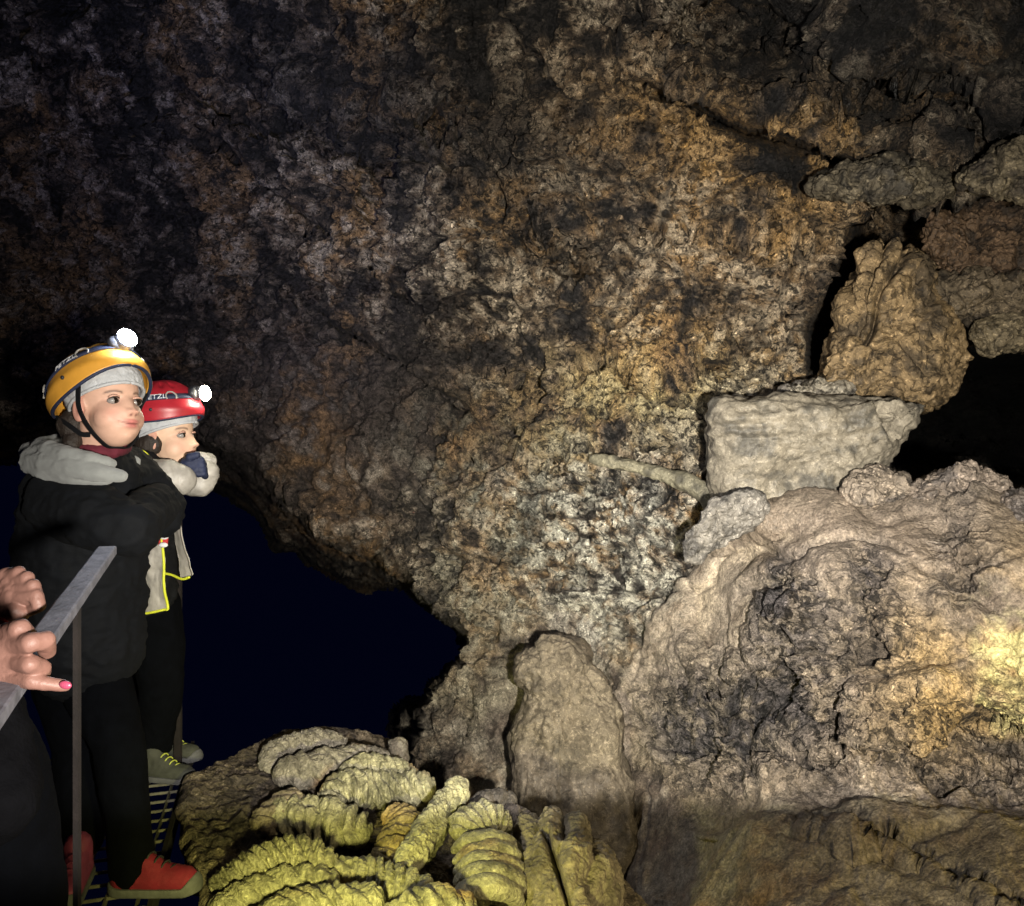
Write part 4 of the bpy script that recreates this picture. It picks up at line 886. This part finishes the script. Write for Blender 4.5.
trim(np.array([w(163,573,2.64), w(172,575,2.63), w(182,579,2.61), w(190,577,2.60)]), fp2)
ribbon('harness_strap', [w(160,494,2.50), w(164,506,2.49), w(165,522,2.49), w(163,545,2.49)], .028, .004, (1,0,0), 'red_strap', g2)
for i, yy in enumerate((507, 537, 545)):
    bm = bmesh.new(); ellipsoid(bm, w(165-i*.8, yy, 2.475), ((1,0,0),(0,1,0),(0,0,1)), (.014,.007,.008), 12); me = bpy.data.meshes.new('buckle'); bm.to_mesh(me); bm.free(); me.materials.append(M['steel'] if i else M['skin'])
    me.materials.clear(); me.materials.append(M['white_print']); x = bpy.data.objects.new('buckle', me); C.objects.link(x); adopt(g2, x)
P_, f_, *_ = tube(np.array([w(128,450,2.46), w(138,449,2.44), w(146,453,2.43), w(150,458,2.44)]), [.003]*3, 40, 8); x = meshobj('collar_piping', P_, f_, M['yellow_trim']); adopt(g2, x)
melt('collar', lambda bm: chain(bm, [w(134,456,2.52), w(144,460,2.47), w(156,466,2.47), w(164,470,2.52)], [.026,.030,.026,.022]), .004, M['black_fabric'], 3, g2, folds(.006, 25, 2))
he2, lp2, ax2, pt2 = helmet(H2, 'helmet_red', g2, tilt=2, rad=(.124,.102,.104), centre=(-.012,0,.066), lensmat='lens_warm')
cap(H2, g2, front=-4, back=-44, rad=(.101,.082,.092), mat='cap')
melt('hair', lambda bm: (ellipsoid(bm, H2.p(-.055,.03,-.045), (H2.f,H2.r,H2.u), (.048,.050,.045)), ellipsoid(bm, H2.p(-.02,.058,-.02), (H2.f,H2.r,H2.u), (.035,.022,.035))), .004, M['hair'], 3, g2, folds(.007, 30, 5, (1,1,.3)))
shoe(w(142, 777, 2.76), (1,-.25), .20, g2, 'olive_shoe', 'lime'); shoe(w(150, 757, 2.94), (1,-.2), .20, g2, 'olive_shoe', 'lime')

# ---- the adult at the left edge: only hands, sleeve and hip are in the picture
base3 = Vector((-.78, .62, 0)); g3 = empty('person', base3)
tag(g3, 'adult cut off by the left edge, hand with pink nails on the near handrail', 'person', 'visitors in the cave')
H3 = Head((-.76,.60,1.52), 125, -6, 0, 1.12)
pa = lambda x, y, z: Vector((x, y, z))
shr = pa(-.66,.44,1.30); shl = pa(-.80,.80,1.30); elr = pa(-.74,.50,1.02); ell = pa(-.82,.90,1.02)
wrr = w(-22, 668, .72); wll = w(-12, 618, .98)
def body3(bm):
    H3.build(bm); chain(bm, [H3.p(-.02,0,-.04), pa(-.76,.62,1.36), pa(-.76,.62,1.15), pa(-.78,.62,.9)], [.055,.06,.11,.12])
    chain(bm, [pa(-.76,.62,1.34), shr, elr, wrr], [.06,.055,.042,.030]); chain(bm, [pa(-.76,.62,1.34), shl, ell, wll], [.06,.055,.042,.028])
    chain(bm, [pa(-.78,.54,.9), pa(-.76,.54,.48), pa(-.80,.54,.08)], [.11,.07,.045]); chain(bm, [pa(-.78,.70,.9), pa(-.76,.70,.48), pa(-.80,.70,.08)], [.11,.07,.045])
def hands3(bm):
    # near hand over the rail: palm, four unequal fingers, the little one stretched out
    d = .70
    K = [w(7,634,d+.012), w(14,644,d), w(17,660,d), w(12,676,d+.004)]
    for q, r_ in zip(K, (.0105,.0110,.0108,.0100)): chain(bm, [wrr, wrr+(q-wrr)*.45, q], [.026,.020,r_])
    chain(bm, [K[0], w(20,629,d-.004), w(28,637,d+.018), w(26,646,d+.034)], [.0095,.0088,.0078,.0070])
    chain(bm, [K[1], w(31,643,d-.016), w(45,640,d-.006), w(47,651,d+.014)], [.0096,.0086,.0080,.0072])
    chain(bm, [K[2], w(30,664,d-.014), w(42,668,d+.0), w(42,675,d+.02)], [.0094,.0078,.0072,.0066])
    chain(bm, [K[3], w(32,681,d-.010), w(48,684,d-.006), w(65,686,d)], [.0090,.0068,.0058,.0048])
    # far fist
    e = .96
    for (a, b_, c_, c2), q in zip((((8,578),(19,573),(24,588),(15,600)), ((12,584),(27,578),(31,593),(22,605)), ((14,591),(33,586),(37,599),(27,609)), ((14,598),(36,596),(39,606),(29,611))), (0,1,2,3)):
        z = e-.010*q*.6; A = w(*a, z); chain(bm, [wll, wll+(A-wll)*.5, A], [.026,.022,.013]); chain(bm, [A, w(*b_, z-.012), w(*c_, z-.014), w(*c2, z-.002)], [.0105,.0082,.0072,.0065])
    chain(bm, [wll, w(4,610,e-.01), w(14,611,e-.03), w(22,614,e-.028)], [.020,.013,.0095,.0080])
def col3(V):
    c = H3.colour(V, (.52,.33,.25)); n = fbm(V, 55, 3, 5); return cmix(c*np.array([.42,.43,.45]), (.20,.095,.075), sm(n, 0, .5)*.4)
b3 = melt('body', body3, .0040, M['skin'], 3, g3, H3.sculpt, col3); H3.eyes(g3)
fuse(b3, melt('hands', hands3, .0014, M['skin'], 3, None, lambda V, n: V+n*(.0006*fbm(V, 130, 2, 3, ridge=True))[:,None], col3))
for c_, e_ in (((66,686),.696),):
    bm = bmesh.new(); ellipsoid(bm, w(c_[0]-.5, c_[1]-1, e_-.003), ((.97,.0,-.1),(0,1,0),(0,0,1)), (.0055,.0028,.0036), 16); me = bpy.data.meshes.new('fingernail'); bm.to_mesh(me); bm.free(); me.materials.append(M['nail']); x = bpy.data.objects.new('fingernail', me); C.objects.link(x); adopt(g3, x)
def coat(bm):
    chain(bm, [pa(-.80,.62,1.30), pa(-.80,.62,1.05), pa(-.80,.64,.80)], [.14,.15,.16]); chain(bm, [shr, elr, wrr+Vector((-.045,-.01,-.0))], [.08,.060,.038]); chain(bm, [shl, ell, wll+Vector((-.045,0,0))], [.08,.06,.034])
    chain(bm, [pa(-.76,.74,.95), w(-44,730,.86), w(-14,800,.84)], [.08,.06,.042])
melt('coat', coat, .006, M['adult_coat'], 4, g3, folds(.012, 9, 4, (1,1,1.3)))
melt('trousers', lambda bm: (chain(bm, [pa(-.78,.54,.86), pa(-.74,.54,.48), pa(-.80,.54,.08)], [.14,.10,.07]), chain(bm, [pa(-.76,.74,.80), pa(-.66,.84,.46), pa(-.74,.80,.08)], [.11,.09,.07]), chain(bm, [w(-30,770,.90), w(0,900,.92), w(6,1000,.95)], [.07,.062,.055])), .007, M['trouser'], 4, g3, folds(.008, 8, 2))
melt('hair', lambda bm: ellipsoid(bm, H3.p(-.035,0,.045), (H3.f,H3.r,H3.u), (.090,.086,.095)), .006, M['hair'], 3, g3, folds(.006, 30, 5, (1,1,.3)))
shoe(pa(-.84,.52,.0), (1,-.1), .26, g3, 'black_fabric', 'lace'); shoe(pa(-.84,.74,.0), (1,.1), .26, g3, 'black_fabric', 'lace')
ribbon('cuff', [w(-14,622,.93), w(2,626,.925), w(8,632,.93)], .014, .006, (0,0,1), 'red_strap', g3)

# ---- walkway and railings
def bars(name, segs, mat, parent=None, seg=8):
    """square bars p0-p1 with half width a and half height b"""
    V = []; Fc = []
    for (p0, p1, a, b_) in segs:
        p0 = Vector(p0); p1 = Vector(p1); t = (p1-p0).normalized(); up = Vector((0,0,1)) if abs(t.z) < .9 else Vector((0,1,0)); s = t.cross(up).normalized(); u2 = s.cross(t)
        k = len(V)
        for p in (p0, p1):
            for (x, y) in ((-a,-b_),(a,-b_),(a,b_),(-a,b_)): V.append(tuple(p+s*x+u2*y))
        Fc += [(k,k+1,k+5,k+4),(k+1,k+2,k+6,k+5),(k+2,k+3,k+7,k+6),(k+3,k,k+4,k+7),(k+3,k+2,k+1,k),(k+4,k+5,k+6,k+7)]
    o = meshobj(name, V, Fc, M[mat], smooth=False)
    if parent: adopt(parent, o)
    return o
A0 = Vector((-.30,0,0)); dirv = (Vector((-1.165,2.85,0))-Vector((-.30,0,0))); dirv.normalize(); sd_ = Vector((-dirv.y, dirv.x, 0))
E = lambda y, off=0, z=0: A0+dirv*(y/dirv.y)+sd_*off+Vector((0,0,z))
wk = empty('walkway', (-.95,2.0,0)); tag(wk, 'narrow steel walkway of open rectangular mesh under the children', 'walkway')
segs = []
for i in range(12): segs.append((E(-.6, .03+.078*i, -.012), E(3.1, .03+.078*i, -.012), .0022, .010))
grt = bars('grating_bars', segs, 'mesh_steel', wk)
segs = []
y = -.6
while y < 3.1:
    segs.append((E(y, 0, -.006), E(y, .90, -.006), .0019, .004)); y += .068
bars('grating_rods', segs, 'mesh_steel', wk)
bars('edge_beam', [(E(-.6,-.004,-.03), E(3.1,-.004,-.03), .006, .034)], 'rusty', wk); bars('edge_beam', [(E(-.6,.905,-.03), E(3.1,.905,-.03), .006, .034)], 'rusty', wk)
rl = empty('railing', E(1.2)); tag(rl, 'near railing with worn flat steel handrail and thin post, under the adult hand', 'railing')
n0 = w(40,640,.80); n1 = w(107,548,1.16)
dn = (n1-n0); n00 = n0-dn*1.3
def flat(name, p0, p1, hw, th, mat, parent):
    """flat handrail bar with rounded lip"""
    p0 = np.array(p0); p1 = np.array(p1); t = (p1-p0)/np.linalg.norm(p1-p0); s = np.cross(t, [0,0,1]); s /= np.linalg.norm(s); u_ = np.cross(s, t)
    prof = [(-hw,-th),(-hw,th*.6),(-hw+.002,th),(hw-.002,th),(hw,th*.6),(hw,-th*3),(hw-.0025,-th*3),(hw-.003,-th)]
    n = 60; V = []
    for i in range(n):
        c = p0+(p1-p0)*i/(n-1)
        for (a, b_) in prof: V.append(c+s*a+u_*b_)
    m = len(prof); fc = [(i*m+q, i*m+(q+1) % m, (i+1)*m+(q+1) % m, (i+1)*m+q) for i in range(n-1) for q in range(m)]+[tuple(range(m))[::-1], tuple(range((n-1)*m, n*m))]
    V = np.array(V); V[:,2] += .0006*fbm(V, 60, 2, 3)
    o = meshobj(name, V, fc, M[mat], smooth=False); adopt(parent, o); return o
flat('handrail', n00, n1, .0125, .003, 'steel', rl)
bars('post', [((w(77,606,.97)), Vector((w(77,606,.97).x+.003, .965, .0)), .0030, .004)], 'rusty', rl)
r2 = empty('railing', E(2.6)); tag(r2, 'far railing with a brown post, where the child in the red helmet rests both arms', 'railing')
q0 = Vector((E(2.25).x, 2.25, .985)); q1 = Vector((w(178,492,2.86)))
bars('handrail', [(q0, q1, .016, .010)], 'rusty', r2)
bars('post', [(q1, Vector((q1.x, q1.y, 0)), .012, .008)], 'rusty', r2)

# ------------------------------------------------------------------ light, air, camera
def lamp(name, typ, loc, energy, colr, **kw):
    l = bpy.data.lights.new(name, typ); l.energy = energy; l.color = colr
    for k, v in kw.items(): setattr(l, k, v)
    o = bpy.data.objects.new(name, l); C.objects.link(o); o.location = loc; return o
def aim(o, target):
    o.rotation_euler = (Vector(target)-Vector(o.location)).to_track_quat('-Z', 'Y').to_euler()
def torch_profile(o, target, cut, hot, wide, power):
    """beam of a head torch: bright centre, weak spill, and a lower cut-off shaped to put a shadow edge on the wall"""
    l = o.data; l.use_nodes = True; nt = l.node_tree; em = nt.nodes['Emission']; L = nt.links.new
    g = nt.nodes.new('ShaderNodeNewGeometry')
    def dot(v):
        n = nt.nodes.new('ShaderNodeVectorMath'); n.operation = 'DOT_PRODUCT'; n.inputs[1].default_value = v; L(g.outputs['Incoming'], n.inputs[0]); return n.outputs['Value']
    def math_(op, a, b=0.0, c=0.0):
        n = nt.nodes.new('ShaderNodeMath'); n.operation = op
        for k, v in enumerate((a, b, c)):
            if isinstance(v, (int, float)): n.inputs[k].default_value = v
            else: L(v, n.inputs[k])
        return n.outputs[0]
    sgn = SGN
    ax = (Vector(target)-o.location).normalized()*sgn
    c = math_('MAXIMUM', dot(tuple(ax)), 0.0); hotv = math_('MULTIPLY_ADD', math_('POWER', c, power), hot, wide)
    pl_ = Vector((0, math.sin(cut), math.cos(cut)))*sgn  # cut plane added to draw a level shadow edge low on the wall
    mr = nt.nodes.new('ShaderNodeMapRange'); mr.interpolation_type = 'SMOOTHSTEP'; mr.inputs[1].default_value = -.012; mr.inputs[2].default_value = .020; mr.inputs[3].default_value = .0; mr.inputs[4].default_value = 1.0
    L(dot(tuple(pl_)), mr.inputs[0]); L(math_('MULTIPLY', hotv, mr.outputs[0]), em.inputs['Strength'])
SGN = 1.0
wl = lamp('photographer_torch', 'POINT', (.22,-.10,1.02), 145, (1.0,.94,.83), shadow_soft_size=.03)
torch_profile(wl, tuple(W(650,450,3.4)), math.radians(21.3), 12.5, .13, 7.5)
yl = lamp('yellow_path_and_fill_lamp', 'SPOT', (-.28,1.12,.36), 78, (1.0,.95,.30), shadow_soft_size=.04, spot_size=math.radians(96), spot_blend=.9)
aim(yl, W(400, 850, 2.15))
yr = lamp('yellow_side_lamp', 'POINT', (2.15,1.55,.35), 26, (1.0,.78,.25), shadow_soft_size=.05)
yb_fill = lamp('yellow_path_and_fill_lamp', 'SPOT', (1.05,.85,.40), 75, (1.0,.84,.52), shadow_soft_size=.05, spot_size=math.radians(110), spot_blend=.9)  # unseen fill lamp added to brighten the lower-right rock
aim(yb_fill, W(820, 890, 2.2))
world = bpy.data.worlds.new('World'); bpy.context.scene.world = world; world.use_nodes = True
bg = world.node_tree.nodes['Background']; bg.inputs[0].default_value = (.05,.09,.55,1); bg.inputs[1].default_value = .009
hz = bpy.data.materials.new('cave_mist'); hz.use_nodes = True; nt = hz.node_tree; nt.nodes.clear()
out = nt.nodes.new('ShaderNodeOutputMaterial'); pv = nt.nodes.new('ShaderNodeVolumePrincipled')
pv.inputs['Density'].default_value = .035; pv.inputs['Color'].default_value = (.62,.70,1,1); pv.inputs['Anisotropy'].default_value = .0
nt.links.new(pv.outputs[0], out.inputs['Volume'])
HAZE = False
if HAZE:
    bm = bmesh.new(); bmesh.ops.create_cube(bm, size=1.0); me = bpy.data.meshes.new('haze'); bm.to_mesh(me); bm.free(); me.materials.append(hz)
    ho = bpy.data.objects.new('haze', me); C.objects.link(ho); ho.location = (-1, 3, 1.2); ho.scale = (30, 24, 9); tag(ho, kind='stuff')
cam = bpy.data.cameras.new('camera'); co = bpy.data.objects.new('camera', cam); C.objects.link(co)
co.location = (0, 0, CZ); co.rotation_euler = (math.pi/2, 0, 0); cam.sensor_width = 36; cam.sensor_fit = 'HORIZONTAL'; cam.lens = F*36/1024; cam.clip_start = .02; cam.clip_end = 100
sc = bpy.context.scene; sc.camera = co
sc.view_settings.view_transform = 'Standard'; sc.view_settings.look = 'None'; sc.view_settings.exposure = 0; sc.view_settings.gamma = 1
sc.cycles.use_denoising = True; sc.cycles.max_bounces = 5; sc.cycles.volume_bounces = 0
h1 = lamp('headlamp_light', 'SPOT', lp1, 230, (.38,.47,1.0), shadow_soft_size=.02, spot_size=math.radians(66), spot_blend=1.0); aim(h1, W(230,170,5.2))
h2 = lamp('headlamp_light', 'SPOT', lp2, 45, (.9,.9,1.0), shadow_soft_size=.02, spot_size=math.radians(150), spot_blend=.6); aim(h2, lp2+ax2)
